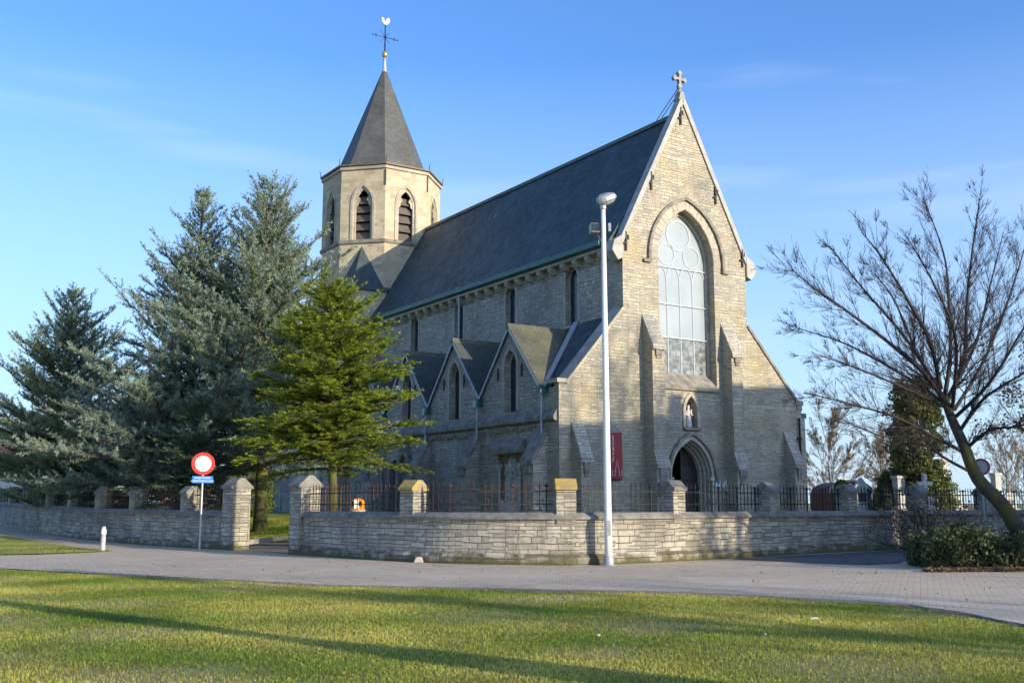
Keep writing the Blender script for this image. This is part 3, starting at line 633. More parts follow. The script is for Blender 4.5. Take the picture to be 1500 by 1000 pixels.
# --- nave
eave = 12.75; ridge = 19.3; VT = 24.57
vc = [3.72 + 5.13*k for k in range(5)]; vc = [v for v in vc if v < 24.2]
holes = [arch(v, 9.6, 11.75, .92, .55, 6) for v in vc]
P(MB().slab([(.7, 6.0), (VT, 6.0), (VT, 12.45), (.7, 12.45)], holes, SV, 0, .6), 'nave_wall', 'churchgrey')
P(MB().slab([(.7, 0), (VT, 0), (VT, 12.45), (.7, 12.45)], [], SV, NW-.5, NW), 'nave_wall', 'churchgrey')
for v in vc:
    w_ = P(MB().slab(ring(arch(v, 9.6, 11.75, .92, .55, 6), arch(v, 9.62, 11.75, .80, .48, 6)), [], SV, .2, .3), 'window', 'trim')
    P(MB().slab(arch(v, 9.62, 11.75, .82, .49, 6), [], SV, .26, .285), 'pane', 'leadglass', parent=w_)
    P(MB().box(-.08, .3, v-.5, v+.5, 9.48, 9.6), 'window_sill', 'trim')
    P(MB().slab(ring(arch(v, 9.6, 11.75, 1.26, .76, 6), arch(v, 9.6, 11.75, .925, .555, 6)), [], SV, -.012, .1), 'window_surround', 'trim')
cb = None
for k in range(25):
    v = 1.15 + .95*k
    mb = MB().slab([(0, 12.45), (-.36, 12.45), (-.36, 12.3), (-.2, 12.12), (0, 12.1)], [], lambda a, b, t_: (a, t_, b), -.14, .14)
    if cb is None: cb = P(mb, 'corbel', 'trim', loc=(0, v, 0))
    else: c_ = cb.copy(); COL.objects.link(c_); c_.parent = church; c_.location = (0, v, 0)
P(MB().box(-.38, .6, .75, VT-.0, 12.452, 12.58), 'cornice', 'trim')
P(MB().slab([(-.62, 12.86), (-.62, 12.64), (-.40, 12.60), (-.32, 12.60), (-.32, 12.9), (-.40, 12.9), (-.40, 12.70), (-.58, 12.74), (-.58, 12.86)], [], lambda a, b, t_: (a, t_, b), .85, VT), 'gutter', 'gutter')
def roofprof(): 
    a = [(-.42, 12.82), (.6, 14.25), (UC, ridge)]; b = [(NW+.42, 12.82), (NW-.6, 14.25)]
    return a + [(NW-.6, 14.25), (NW+.42, 12.82), (NW+.42, 12.62), (NW-.6, 14.05), (UC, ridge-.22), (.6, 14.05), (-.42, 12.62)]
P(MB().slab(roofprof(), [], FV, .37, VT), 'roof', 'slate')
P(MB().slab([(UC-.2, ridge-.2), (UC, ridge+.09), (UC+.2, ridge-.2)], [], FV, .40, VT), 'ridge_tiles', 'mossslate')
def downpipe(u, v, ztop, zbot, hopper=True, r_=.055, nx_=-1):
    mb = MB().tube([(u, v, ztop), (u, v, zbot)], [r_]*2, 8)
    for z in np.arange(zbot+.6, ztop-.3, 1.5): mb.tube([(u, v, z-.03), (u, v, z+.03)], [r_*1.5]*2, 8)
    if hopper: mb.slab([(-.09, .02), (.09, .02), (.15, .32), (-.15, .32)], [], lambda a, b, t_: (u+t_, v+a, ztop+b), -.13, .1)
    return P(mb, 'downpipe', 'zinc')
downpipe(-.36, 13.35, 12.62, 9.3)
# --- left aisle with a row of cross gables
g0, gs, zv, za = 3.62, 4.87, 6.19, 9.06; NG = 4
gv = [g0 + gs*k for k in range(NG)]; vend = gv[-1] + gs/2
prof = [(.7, 0), (33.5, 0), (33.5, 6.0), (vend, zv)]
for v in reversed(gv): prof += [(v, za), (v-gs/2, zv)]
prof += [(.7, zv-.1)]
ahol = [arch(v, 5.5, 7.45, .98, .75, 6) for v in gv] + [arch(14.6, 0.3, 3.0, 1.3, .9, 6)]
P(MB().slab(prof, ahol + [[(2.6, 1.35), (4.55, 1.35), (4.55, 3.75), (2.6, 3.75)]], SV, -AW, -AW+.55), 'aisle_wall', 'churchgrey')
for v in gv:
    w_ = P(MB().slab(ring(arch(v, 5.5, 7.45, .98, .75, 6), arch(v, 5.53, 7.45, .84, .66, 6)), [], SV, -AW+.26, -AW+.36), 'window', 'trim')
    P(MB().slab(arch(v, 5.53, 7.45, .86, .67, 6), [], SV, -AW+.31, -AW+.335), 'pane', 'leadglass', parent=w_)
    P(MB().slab(ring(arch(v, 5.5, 7.45, 1.34, .98, 6), arch(v, 5.5, 7.45, .985, .755, 6)), [], SV, -AW-.012, -AW+.1), 'window_surround', 'trim')
    # roof of the gable: two slopes running back to the nave wall
    for s_ in (-1, 1):
        d = Vector((s_*gs/2, zv-za)).normalized(); n = Vector((-d.y*s_, d.x*s_)); 
        if n.y < 0: n = -n
        a_, b_ = Vector((v, za)), Vector((v + s_*gs/2, zv))
        q = [a_, b_, b_+n*.13, a_+Vector((0, .13/abs(n.y)))]
        P(MB().slab([(x.x, x.y) for x in q], [], SV, -AW-.1, -.01), 'gable_roof', 'mossslate' if (v == gv[0] and s_ < 0) else 'greenslate')
        q = [a_+Vector((0, .0)), b_+Vector((0, .0)), b_+n*.09, a_+Vector((0, .14))]
        P(MB().slab([(x.x, x.y) for x in q], [], SV, -AW-.13, -AW-.1), 'verge', 'zinc')
    P(MB().slab([(v-.14, za+.02), (v, za+.3), (v+.14, za+.02)], [], SV, -AW-.14, -.01), 'ridge_tiles', 'mossslate')
    for s_ in (-1, 1): P(MB().box(-AW-.06, -AW-.01, v+s_*.95-.03, v+s_*.95+.03, 6.95, 7.5).box(-AW-.06, -AW-.01, v+s_*.95-.1, v+s_*.95-.03, 7.2, 7.26), 'wall_anchor', 'iron')
# lean-to roof between the front and the first gable, with lead valley
x1 = g0 - gs/2
P(MB().slab([(-3.25, 6.2), (0, 9.5), (0, 9.62), (-3.25, 6.34)], [], FV, .78, x1+1.7), 'aisle_roof', 'slate')
P(MB().add([(-3.3, x1-.16, 6.45), (-3.3, x1+.16, 6.45), (0-.02, g0-.16+.1, 9.72), (0-.02, g0-.44, 9.72), (-3.3, x1-.16, 6.36), (-3.3, x1+.16, 6.36), (-.02, g0-.06, 9.6), (-.02, g0-.44, 9.6)], [(0,1,2,3),(4,7,6,5),(0,4,5,1),(1,5,6,2),(2,6,7,3),(3,7,4,0)]), 'lead_valley', 'lead')
P(MB().slab([(-3.3, 6.1), (0, 9.4), (0, 9.52), (-3.3, 6.24)], [], FV, vend, 33.5), 'aisle_roof', 'slate')
P(MB().box(-3.72, -3.3, .8, x1-.1, 6.08, 6.34), 'gutter', 'gutter')
for k in range(NG): P(MB().box(-3.66, -3.38, gv[k]+gs/2-.2, gv[k]+gs/2+.24, 5.95, 6.24), 'gutter', 'gutter')
downpipe(-3.55, x1-.2, 6.0, 3.2)
for k in range(3): downpipe(-3.55, gv[k]+gs/2+.05, 5.85, 3.3 if k == 0 else 1.0)
# string course, with rough corbelled stones below
P(MB().slab([(-AW-.01, 5.42), (-AW-.2, 5.12), (-AW-.2, 4.98), (-AW-.04, 4.9), (-AW+.1, 4.9), (-AW+.1, 5.42)], [], lambda a, b, t_: (a, t_, b), .1, 20.9), 'string_course', 'darktrim')
for k in range(60):
    v = .9 + k*.27 + random.uniform(-.05, .05); w = random.uniform(.06, .12); z = 4.62 + random.uniform(-.06, .06)
    P(MB().box(-AW-random.uniform(.03, .09), -AW+.05, v-w, v+w, z, z+random.uniform(.08, .18)), 'dentil', 'darktrim')
for v in (.75, 6.05, 10.75, 15.9, 20.6):
    buttress(v, v+.75, [(0, 0), (.75, 0), (.75, 3.25), (0, 4.55)], lambda a, b, t_: (-AW-a, t_, b), 'churchgrey')
    P(MB().slab([(.75, 3.2), (.88, 3.17), (.88, 3.3), (0, 4.78), (0, 4.56)], [], lambda a, b, t_: (-AW-a, t_, b), v-.06, v+.81), 'weathering', 'darktrim')
    P(MB().box(-AW-.86, -AW-.74, v+.15, v+.6, 2.85, 3.17), 'corbel', 'darktrim')
# crucifixion memorial in its recess
t = P(MB().box(-AW+.2, -AW+.4, 2.5, 4.65, 1.3, 3.8), 'memorial', 'churchgrey')
P(MB().slab([(0, 4.35), (.42, 3.98), (.42, 3.72), (0, 3.76)], [], lambda a, b, t_: (-AW-a, t_, b), 2.35, 4.8), 'canopy', 'darktrim', parent=t)
P(MB().box(-AW-.1, -AW+.19, 2.85, 4.3, 1.0, 1.75), 'plinth', 'relief', parent=t)
for v in (2.75, 4.38): P(MB().tube([(-AW-.05, v, 1.4), (-AW-.05, v, 3.1)], [.06]*2, 8).box(-AW-.14, -AW+.02, v-.11, v+.11, 3.1, 3.3), 'colonnette', 'relief', parent=t)
rl = MB().slab(arch(3.57, 1.75, 2.9, 1.05, .72, 8), [], SV, -AW+.08, -AW+.19)
for (dv, z, r_) in ((0, 3.5, .13), (-.3, 3.2, .16), (.3, 3.2, .16), (0, 3.15, .2), (0, 2.75, .17), (-.38, 2.9, .13), (.38, 2.9, .13), (-.22, 1.95, .14), (.22, 1.95, .14), (0, 2.35, .12), (-.28, 2.2, .09), (.28, 2.2, .09)):
    rl.lathe([(.02, -r_), (r_*.7, -r_*.6), (r_, 0), (r_*.6, r_*.7), (.02, r_)], (-AW+.05, 3.57+dv, z), 9)
rl.box(-AW-.06, -AW+.08, 3.51, 3.63, 1.8, 3.5).box(-AW-.055, -AW+.07, 3.2, 3.94, 2.98, 3.1)
P(rl, 'relief', 'relief', parent=t, smooth=False)
# side doorway with carved surround
P(MB().slab(arch(14.6, 0.3, 3.0, 1.28, .89, 6), [], SV, -AW+.4, -AW+.45), 'door', 'black')
P(MB().slab(ring(arch(13.3, 1.0, 3.3, 1.5, 1.15, 8), arch(13.3, 1.0, 3.3, 1.0, .8, 8)), [], SV, -AW-.22, -AW+.05).box(-AW-.26, -AW, 12.45, 12.75, 1, 3.3).lathe([(.3, 0), (.24, .25), (.1, .4), (.13, .55), (.02, .8)], (-AW-.1, 13.3, 4.3), 8), 'carved_shrine', 'darktrim')
P(MB().box(-AW+.0, -AW+.12, 12.85, 13.75, 1.0, 3.6), 'shrine_back', 'relief')
P(MB().box(-AW-.03, -AW+.05, 27.7, 28.9, .9, 2.95), 'door', 'darkwood')
downpipe(-AW-.1, 32.0, 5.9, 1.0, False); downpipe(-AW-.1, 30.6, 5.9, 1.0, False, .04); downpipe(-AW-.1, 21.6, 5.9, 1.0, False); downpipe(-AW-.1, 24.2, 5.9, 1.0, False)
P(MB().box(-AW-.12, -AW-.0, 21.0, 22.2, 1.0, 3.0).box(-AW-.2, -AW-.12, 20.95, 22.25, 3.0, 3.25), 'wall_tablet', 'darktrim')
# right aisle
P(MB().box(10.0, 10.6, .7, 33, 0, 6.0), 'aisle_wall', 'churchgrey')
P(MB().slab([(7.3, 9.4), (10.62, 6.0), (10.62, 6.14), (7.3, 9.55)], [], FV, .78, 33), 'aisle_roof', 'slate')
P(MB().tube([(10.35, -.1, 5.6), (10.35, -.1, 1.0)], [.05]*2, 8).box(10.25, 10.45, -.16, 0, 2.6, 2.68).box(10.25, 10.45, -.16, 0, 3.6, 3.68).box(10.25, 10.45, -.16, 0, 4.6, 4.68), 'downpipe', 'iron')
# --- tower
TC = (2.11, 28.19); TR = 3.92; TA = .9239*TR; TH = .3827*TR
P(MB().box(TC[0]-TA, TC[0]+TA, VT+.01, TC[1]+TA, 0, 14.73), 'tower_base', 'tower')
def octo(r_, z): return [(TC[0]+r_*math.cos(R(22.5+45*k)), TC[1]+r_*math.sin(R(22.5+45*k)), z) for k in range(8)]
ZS, ZC, ZA = 18.09, 23.05, 31.3
for k in range(8):
    an = R(45*k); ca, sa = math.cos(an), math.sin(an)
    fr = lambda a, b, t_, ca=ca, sa=sa: (TC[0] + ca*(TA-t_) - sa*a, TC[1] + sa*(TA-t_) + ca*a, b)
    hw = TH; inner = lambda t_: hw - t_*math.tan(R(22.5))
    P(MB().slab([(-hw, 14.73), (hw, 14.73), (hw, ZC), (-hw, ZC)], [arch(0, ZS+.12, 20.55, 1.25, 1.15, 8)], fr, 0, .5), 'tower_face', 'tower')
    w_ = P(MB().slab(ring(arch(0, ZS+.12, 20.55, 1.26, 1.155, 8), arch(0, ZS+.12, 20.55, 1.0, .95, 8)), [], fr, .06, .2), 'belfry_opening', 'trim')
    P(MB().slab(ring(arch(0, ZS+.12, 20.55, 1.62, 1.38, 8), arch(0, ZS+.12, 20.55, 1.32, 1.19, 8)), [], fr, -.05, .1), 'hood_mould', 'trim', parent=w_)
    # trefoil cusps in the head
    cu = MB()
    for s_ in (-1, 1): cu.slab([(s_*.52, 20.35), (s_*.52, 20.95), (s_*.42, 21.15), (s_*.25, 20.98), (s_*.22, 20.82), (s_*.34, 20.72), (s_*.36, 20.5)], [], fr, .1, .18)
    P(cu, 'cusps', 'trim', parent=w_)
    if k in (3, 4, 5, 6, 7, 0):
        lv = MB()
        for j in range(5):
            z = ZS + .2 + .58*j
            lv.slab([(.22, z), (.42, z+.5), (.46, z+.49), (.26, z-.02)], [], lambda a, b, t_, fr=fr: fr(t_, b, a), -.62, .62)
        P(lv, 'louvres', 'louvre', parent=w_)
P(MB().add(octo(3.3, 18.2) + octo(3.3, 22.8), [tuple(range(8)), tuple(range(15, 7, -1))] + [(i, (i+1) % 8, (i+1) % 8+8, i+8) for i in range(8)]), 'belfry_dark_fill', 'black')  # near-black block behind the louvres, the unlit interior put into colour
def octring(r0, r1, z0, z1):
    V = octo(r0, z0)+octo(r1, z0)+octo(r1, z1)+octo(r0, z1); F = []
    for i in range(8):
        j = (i+1) % 8
        for a, b in ((0, 8), (8, 16), (16, 24), (24, 0)): F.append((a+i, a+j, b+j, b+i))
    return MB().add(V, F)
P(octring(3.7, 4.03, ZS-.13, ZS+.08), 'string_course', 'darktrim')
P(octring(3.7, 4.04, 22.82, 23.0), 'cornice', 'trim')
P(octring(3.2, 4.12, 23.06, 23.17), 'gutter', plain('copper_edge', (.16, .11, .08), .6, 0, .3, 4))
def octcone(st):
    V = []; F = []
    for r_, z in st: V += octo(r_, z)
    n = len(st)
    for q in range(n-1):
        for i in range(8): j = (i+1) % 8; F.append((q*8+i, q*8+j, q*8+8+j, q*8+8+i))
    F += [tuple(range(8))[::-1], tuple((n-1)*8+i for i in range(8))]
    return MB().add(V, F)
P(octcone([(3.5, 23.1), (3.12, 23.5), (2.82, 24.1), (2.56, 24.75), (.13, 31.0)]), 'spire', 'spireslate')
for k in range(8):
    x, y, z = octo(4.1, 23.2)[k]; P(MB().tube([(x, y, z), (x*1+.0, y, z+.3)], [.03, .015], 4).tube([(x, y, z+.25), (x+.1*math.cos(R(22.5+45*k)), y+.1*math.sin(R(22.5+45*k)), z+.38)], [.02, .012], 4), 'ladder_hook', 'iron')
for k in (4, 5, 6):
    an = R(22.5+45*k); x, y = TC[0]+(TR+.03)*math.cos(an), TC[1]+(TR+.03)*math.sin(an)
    P(MB().box(x-.03, x+.03, y-.03, y+.03, 21.7, 22.75), 'wall_anchor', 'iron')
P(MB().lathe([(.17, 30.85), (.11, 31.3), (.09, 31.75), (.13, 31.8), (.07, 31.9)], (TC[0], TC[1], 0), 12), 'spire_cap', 'lead')
fin = P(MB().lathe([(.05, 31.9), (.16, 32.0), (.2, 32.15), (.16, 32.32), (.05, 32.4)], (TC[0], TC[1], 0), 14, ), 'finial_ball', 'gold', smooth=True)
wv = MB(); x, y = TC
wv.tube([(x, y, 32.3), (x, y, 34.4)], [.05, .035], 6)
for dx in (-1, 1):
    wv.tube([(x, y, 33.42), (x+dx*.9*math.cos(0), y, 33.42)], [.025]*2, 5)
    wv.box(x+dx*.68-.03, x+dx*.68+.03, y-.02, y+.02, 33.28, 33.56); wv.tube([(x+dx*.9, y, 33.42), (x+dx*1.02, y, 33.42)], [.05, .01], 5)
    for dz in (-1, 1): wv.tube([(x, y, 33.42), (x+dx*.36, y, 33.42+dz*.42)], [.022, .012], 5)
wv.lathe([(.02, -.06), (.1, 0), (.02, .06)], (x, y, 33.42), 8); wv.lathe([(.02, -.05), (.08, 0), (.02, .05)], (x, y, 32.85), 8)
P(wv, 'spire_cross', 'iron', parent=fin)
ck = [(-.30, 35.28), (-.36, 35.55), (-.28, 35.62), (-.2, 35.6), (-.14, 35.36), (0, 35.26), (.1, 35.38), (.14, 35.6), (.26, 35.7), (.38, 35.64), (.42, 35.45), (.32, 35.2), (.16, 35.04), (.02, 34.98), (-.16, 35.06)]
P(MB().slab([(a, b) for a, b in ck], [], lambda a, b, t_: (x+a*.78, y+t_, 34.36+(b-35.0)*.72), -.03, .03), 'weathercock', 'gold', parent=fin)
# broaches on the square corners
for sx in (-1, 1):
    for sy in (-1, 1):
        c_ = (TC[0]+sx*(TA+.12), TC[1]+sy*(TA+.12)); a_ = (TC[0]+sx*(TH-.6), TC[1]+sy*(TA+.12)); b_ = (TC[0]+sx*(TA+.12), TC[1]+sy*(TH-.6))
        ap = (TC[0]+sx*TA*.7071*1.0, TC[1]+sy*TA*.7071*1.0, 17.75)
        V = [(*c_, 14.74), (*a_, 14.74), (*b_, 14.74), ap, (TC[0], TC[1], 14.74)]
        P(MB().add(V, [(0, 1, 3), (0, 3, 2), (1, 4, 3), (2, 3, 4), (0, 2, 4, 1)]), 'broach_roof', 'slate')
# --- transept, chancel and stair turret behind the trees
P(MB().box(-3.0, 10.3, 31.9, 40, 0, 8.5), 'chancel_wall', 'churchgrey')
P(MB().slab([(-3.3, 8.4), (10.6, 8.4), (3.65, 12.5)], [], FV, 32, 40.2), 'chancel_roof', 'slate')
tu = loc2w(0, 0)
P(MB().lathe([(1.15, 0), (1.15, 14.6), (1.3, 14.65), (1.3, 14.95), (1.12, 15.0), (.12, 19.6), (.2, 19.7), (.1, 19.9)], (-4.35, 33.3, 0), 18), 'stair_turret', 'tower')
P(MB().tube([(-4.35, 33.3, 19.8), (-4.35, 33.3, 22.3)], [.06, .015], 5).lathe([(.02, -.06), (.09, 0), (.02, .06)], (-4.35, 33.3, 21.1), 8), 'turret_spike', 'iron')

# things on the west front
def text(name, body, size, mat, parent, loc, rot, align='CENTER', xs=1.0, ext=.003):
    cu = bpy.data.curves.new(name, 'FONT'); cu.body = body; cu.size = size; cu.align_x = align; cu.align_y = 'CENTER'; cu.extrude = ext
    cu.materials.append(mat); tmp = bpy.data.objects.new('tmp', cu); COL.objects.link(tmp); bpy.context.view_layer.update()
    me = bpy.data.meshes.new_from_object(tmp.evaluated_get(bpy.context.evaluated_depsgraph_get())); me.name = name
    bpy.data.objects.remove(tmp); bpy.data.curves.remove(cu); o = bpy.data.objects.new(name, me); COL.objects.link(o); o.parent = parent; o.location = loc; o.rotation_euler = rot; o.scale = (xs, 1, 1); return o
bn = thing('banner', 'tall dark red cloth banner with white lettering hung on the facade left of the door', 'banner', loc2w(-.61, -.13), YAW)
b_ = MB()
n_ = 10
V = [(x_, .03*math.sin(z_*1.3+x_), z_) for z_ in np.linspace(2.62, 4.5, n_) for x_ in (-.31, -.1, .1, .31)]
V += [(x_, y_+.012, z_) for x_, y_, z_ in V]; F = []
for i in range(n_-1):
    for j in range(3): F += [(i*4+j, i*4+j+1, i*4+j+5, i*4+j+4), (40+i*4+j, 40+i*4+j+4, 40+i*4+j+5, 40+i*4+j+1)]
for i in range(n_-1): F += [(i*4, i*4+4, i*4+44, i*4+40), (i*4+3, i*4+43, i*4+47, i*4+7)]
b_.add(V, F); b_.build('cloth', M['banner'], bn)
MB().tube([(-.34, .02, 4.5), (.34, .02, 4.5)], [.02]*2, 6).tube([(-.34, .02, 2.6), (.34, .02, 2.6)], [.02]*2, 6).tube([(-.3, .02, 4.5), (0, .09, 4.8)], [.008]*2, 4).tube([(.3, .02, 4.5), (0, .09, 4.8)], [.008]*2, 4).build('rod', M['darkwood'], bn)
text('lettering', 'Open en gastvrije kerk', .15, M['white'], bn, (-.19, -.045, 3.85), (R(90), R(-90), 0), 'CENTER', .8)
lg = MB(); 
def stroke(pts, w=.014, y_=-.045):
    return lg.tube([(a*.7+.02, y_, b) for a, b in pts], [w]*len(pts), 4)
stroke([(-.36, 2.98), (-.36, 2.76), (-.16, 2.76), (-.16, 2.9), (0, 3.42), (.14, 2.9), (.14, 2.76), (.34, 2.76), (.34, 2.98)])
stroke([(-.16, 2.95), (-.1, 2.95)]); stroke([(.08, 2.95), (.14, 2.95)])
lg.build('emblem', M['white'], bn)
sp = thing('wall_sign', 'small white shield plaque with blue quarters on the wall right of the church door', 'plaque', loc2w(5.12, -.02), YAW)
MB().slab([(-.13, 2.2), (.13, 2.2), (.13, 2.62), (-.13, 2.62)], [], FV, -.03, 0).build('board', M['white'], sp)
MB().add([(-.12, -.034, 2.61), (.12, -.034, 2.61), (0, -.034, 2.41), (-.12, -.034, 2.21), (.12, -.034, 2.21), (-.12, -.03, 2.61), (.12, -.03, 2.61), (0, -.03, 2.41), (-.12, -.03, 2.21), (.12, -.03, 2.21)], [(0, 1, 2), (2, 4, 3), (5, 7, 6), (7, 8, 9)]).build('blue_field', M['blue'], sp)
sp = thing('wall_sign', 'white diamond-shaped plaque with red rim on the wall right of the church door', 'plaque', loc2w(5.58, -.02), YAW)
MB().slab([(0, 2.15), (.25, 2.42), (0, 2.69), (-.25, 2.42)], [], FV, -.03, 0).build('board', plain('pale_pink_board', (.66, .6, .62), .5), sp)
MB().slab([(0, 2.2), (.2, 2.42), (0, 2.64), (-.2, 2.42)], [], FV, -.036, -.031).build('panel', M['white'], sp)
sp = thing('notice_board', 'blue notice board on the buttress beside the church door', 'notice board', loc2w(1.37, -.78), YAW)
MB().box(-.29, .29, -.05, 0, 2.0, 2.5).build('board', plain('notice_blue', (.03, .12, .36), .5, 0, .2, 3), sp); MB().box(-.31, .31, -.04, .0, 1.94, 1.99).build('frame', M['galv'], sp)
# statue: Madonna-like robed figure standing in the niche
st = thing('statue', 'small robed statue with reddish cloak standing in the niche above the door', 'statue', loc2w(3.67, .16, 4.9), YAW)
sb = MB(); rng = random.Random(3)
prof = [(.15, 0), (.17, .05), (.15, .2), (.12, .38), (.105, .5), (.13, .62), (.14, .7), (.09, .77), (.045, .8), (.05, .83), (.068, .88), (.065, .94), (.03, .985)]
V = []; F = []; n = 16
for r_, z in prof:
    for k in range(n):
        a = 2*math.pi*k/n; rr = r_*(1 + (.12*math.cos(5*a+z*4) if z < .6 else 0)); V.append((rr*math.cos(a)*1.05, rr*math.sin(a)*.8, z))
for i in range(len(prof)-1):
    for k in range(n): F.append((i*n+k, i*n+(k+1) % n, (i+1)*n+(k+1) % n, (i+1)*n+k))
F += [tuple(range(n))[::-1], tuple((len(prof)-1)*n+k for k in range(n))]
sb.add(V, F).tube([(.13, 0, .68), (.16, -.07, .54), (.05, -.13, .55)], [.04, .04, .025], 8).tube([(-.13, 0, .68), (-.16, -.06, .52), (-.04, -.13, .48)], [.04, .04, .025], 8)
sb.lathe([(.01, 0), (.05, .04), (.045, .14), (.02, .17), (.04, .2), (.04, .25), (.01, .28)], (.05, -.12, .52), 10)
sb.build('body', M['statue'], st, smooth=True)
ck_ = MB(); V = []; F = []
for i in range(7):
    z = .05 + .11*i; r_ = [.19, .175, .16, .15, .165, .165, .13][i]
    for k in range(9): a = R(15 + 150*k/8) ; V.append((r_*1.1*math.cos(a), r_*.9*math.sin(a), z))
for i in range(6):
    for k in range(8): F.append((i*9+k, i*9+k+1, i*9+k+10, i*9+k+9))
nV = len(V); V += [(x_*1.08, y_*1.08+.01, z_) for x_, y_, z_ in V]; F += [tuple(q+nV for q in reversed(f)) for f in F]
ck_.add(V, F).build('cloak', M['cloak'], st, smooth=True)

# ------------------------------------------------------------------ churchyard walls with piers, copings and railings
def sweep(mb, path, profile, zf, closed_ends=True):
    """sweep a profile [(offset to the outside, height)] along a ground polyline"""
    P_ = [Vector((a, b)) for a, b in path]; n = len(P_); m_ = len(profile); V = []; F = []
    for i, p in enumerate(P_):
        d0 = (P_[i]-P_[i-1]).normalized() if i else None; d1 = (P_[i+1]-P_[i]).normalized() if i < n-1 else None
        d = ((d0 or d1)+(d1 or d0)).normalized(); nn = Vector((d.y, -d.x)); sc = 1/max(.5, nn.dot(Vector(((d1 or d0).y, -(d1 or d0).x))))
        for o_, h in profile: V.append((p.x+nn.x*o_*sc, p.y+nn.y*o_*sc, zf(p.x, p.y)+h))
    for i in range(n-1):
        for k in range(m_): k2 = (k+1) % m_; F.append((i*m_+k, i*m_+k2, (i+1)*m_+k2, (i+1)*m_+k))
    F += [tuple(range(m_)), tuple((n-1)*m_+k for k in range(m_))[::-1]]
    sl = [0.0]
    for a_, b_ in zip(P_[:-1], P_[1:]): sl.append(sl[-1]+(b_-a_).length)
    mb.suv = [(sl[i], profile[k][1] + (profile[k][0] if k > 0 else profile[k][0])*0.9) for i in range(n) for k in range(m_)]
    mb.add(V, F)
def zroad(x, y): return 0.02 + 0.17*float(ss(6, 24, y)) + 0.32*float(ss(-9, -30, x)*ss(24, 50, y))
def resample(path, step=1.2):
    out = [path[0]]
    for a, b in zip(path[:-1], path[1:]):
        n = max(1, int(math.hypot(b[0]-a[0], b[1]-a[1])/step))
        for k in range(1, n+1): out.append((a[0]+(b[0]-a[0])*k/n, a[1]+(b[1]-a[1])*k/n))
    return out
def pier(root, x, y, ang, h=1.72, w=.56, cap='cap', ch=.3, capover=.07, z_from=.96):
    z = zroad(x, y)
    body = MB(); hw = w/2; body.box(-hw, hw, -hw, hw, z_from, h)
    b = body.build('pier', M['wall'], root, bevel=.012); b.location = (x, y, z); b.rotation_euler = (0, 0, ang)
    c = hw+capover; cp = MB()
    cp.slab([(-c, h), (-c, h+.07), (-.07, h+ch), (.07, h+ch), (c, h+.07), (c, h)], [], lambda a, b_, t_: (t_, a, b_), -hw-.02, hw+.02)
    cc = cp.build('cap', M[cap], b, bevel=.012)
    return b
BARM = {}
def railing(root, a, b, z0, mat):
    """one panel between two piers: two rails, fleur bars with forked feet, thicker posts with bosses"""
    a = Vector(a); b = Vector(b); L_ = (b-a).length; d = (b-a)/L_; mb = MB()
    mb.box(0, L_, -.012, .012, .2, .226); mb.box(0, L_, -.012, .012, .50, .526)
    n = int(L_/.158); s = L_/n
    for k in range(1, n):
        x = k*s
        if k % 5 == 0:
            mb.box(x-.017, x+.017, -.017, .017, 0, .66); mb.lathe([(.01, -.03), (.06, 0), (.045, .03), (.01, .05)], (x, 0, .64), 7)
        else:
            mb.box(x-.009, x+.009, -.0085, .0085, .09, .74)
            for s_ in (-1, 1):
                mb.tube([(x, 0, .12), (x+s_*.03, 0, .06), (x+s_*.062, 0, .035)], [.009, .008, .006], 4)
                mb.tube([(x, 0, .58), (x+s_*.02, 0, .62), (x+s_*.05, 0, .67)], [.008, .008, .005], 4)
            if k % 2: mb.tube([(x+s*.5, 0, .226), (x+s*.5, 0, .36)], [.008, .005], 4).box(x+s*.5-.03, x+s*.5+.03, -.006, .006, .30, .314)
    o = mb.build('railing', M[mat], root, fix=False); o.location = (a.x, a.y, z0); o.rotation_euler = (0, 0, math.atan2(d.y, d.x)); return o
def make_wall(name, label, pts, piers, cat='wall', rust=lambda i: 'iron', caps=lambda i: 'cap', gate_end=None):
    root = thing(name, label, cat, (0, 0, 0))
    pp = [tuple(q) for q in crom(pts, 6)]
    mb = MB(); sweep(mb, pp, [(.21, -.2), (.21, 1.06), (-.21, 1.06), (-.21, -.2)], zroad); mb.build('masonry', M['wall'], root)
    mb = MB(); sweep(mb, pp, [(.27, -.2), (.27, .2), (.215, .26), (.0, .26), (.0, -.2)], zroad); mb.build('plinth', M['wall'], root)
    mb = MB(); sweep(mb, pp, [(.30, 1.063), (.30, 1.12), (.17, 1.22), (-.17, 1.22), (-.30, 1.12), (-.30, 1.063)], zroad); mb.build('coping', M['wallcope'], root)
    n = len(pts)
    for i, (x, y) in enumerate(pts):
        if i not in piers: continue
        a = Vector(pts[max(0, i-1)]); b = Vector(pts[min(n-1, i+1)]); d = b-a
        gate = i == gate_end
        pier(root, x, y, math.atan2(d.y, d.x), 1.88 if gate else 1.74, .62 if gate else .47, caps(i), .34 if gate else .27, .08 if gate else .06, -.2 if gate else .96)
    idx_ = sorted(piers)
    for i, j in zip(idx_[:-1], idx_[1:]):
        seg = pts[i:j+1]
        for a, b in zip(seg[:-1], seg[1:]):
            d = (Vector(b)-Vector(a)); d.normalize()
            A = Vector(a)+d*(.28 if a == pts[i] else 0); B = Vector(b)-d*(.28 if b == pts[j] else 0)
            railing(root, A, B, zroad((a[0]+b[0])/2, (a[1]+b[1])/2)+1.2, rust(i))
    return root
make_wall('churchyard_wall', 'long receding stone wall with saddleback piers and iron railing, left of the gateway under the conifers', WL, set(range(10)), gate_end=9, rust=lambda i: 'rust' if i > 5 else 'iron')
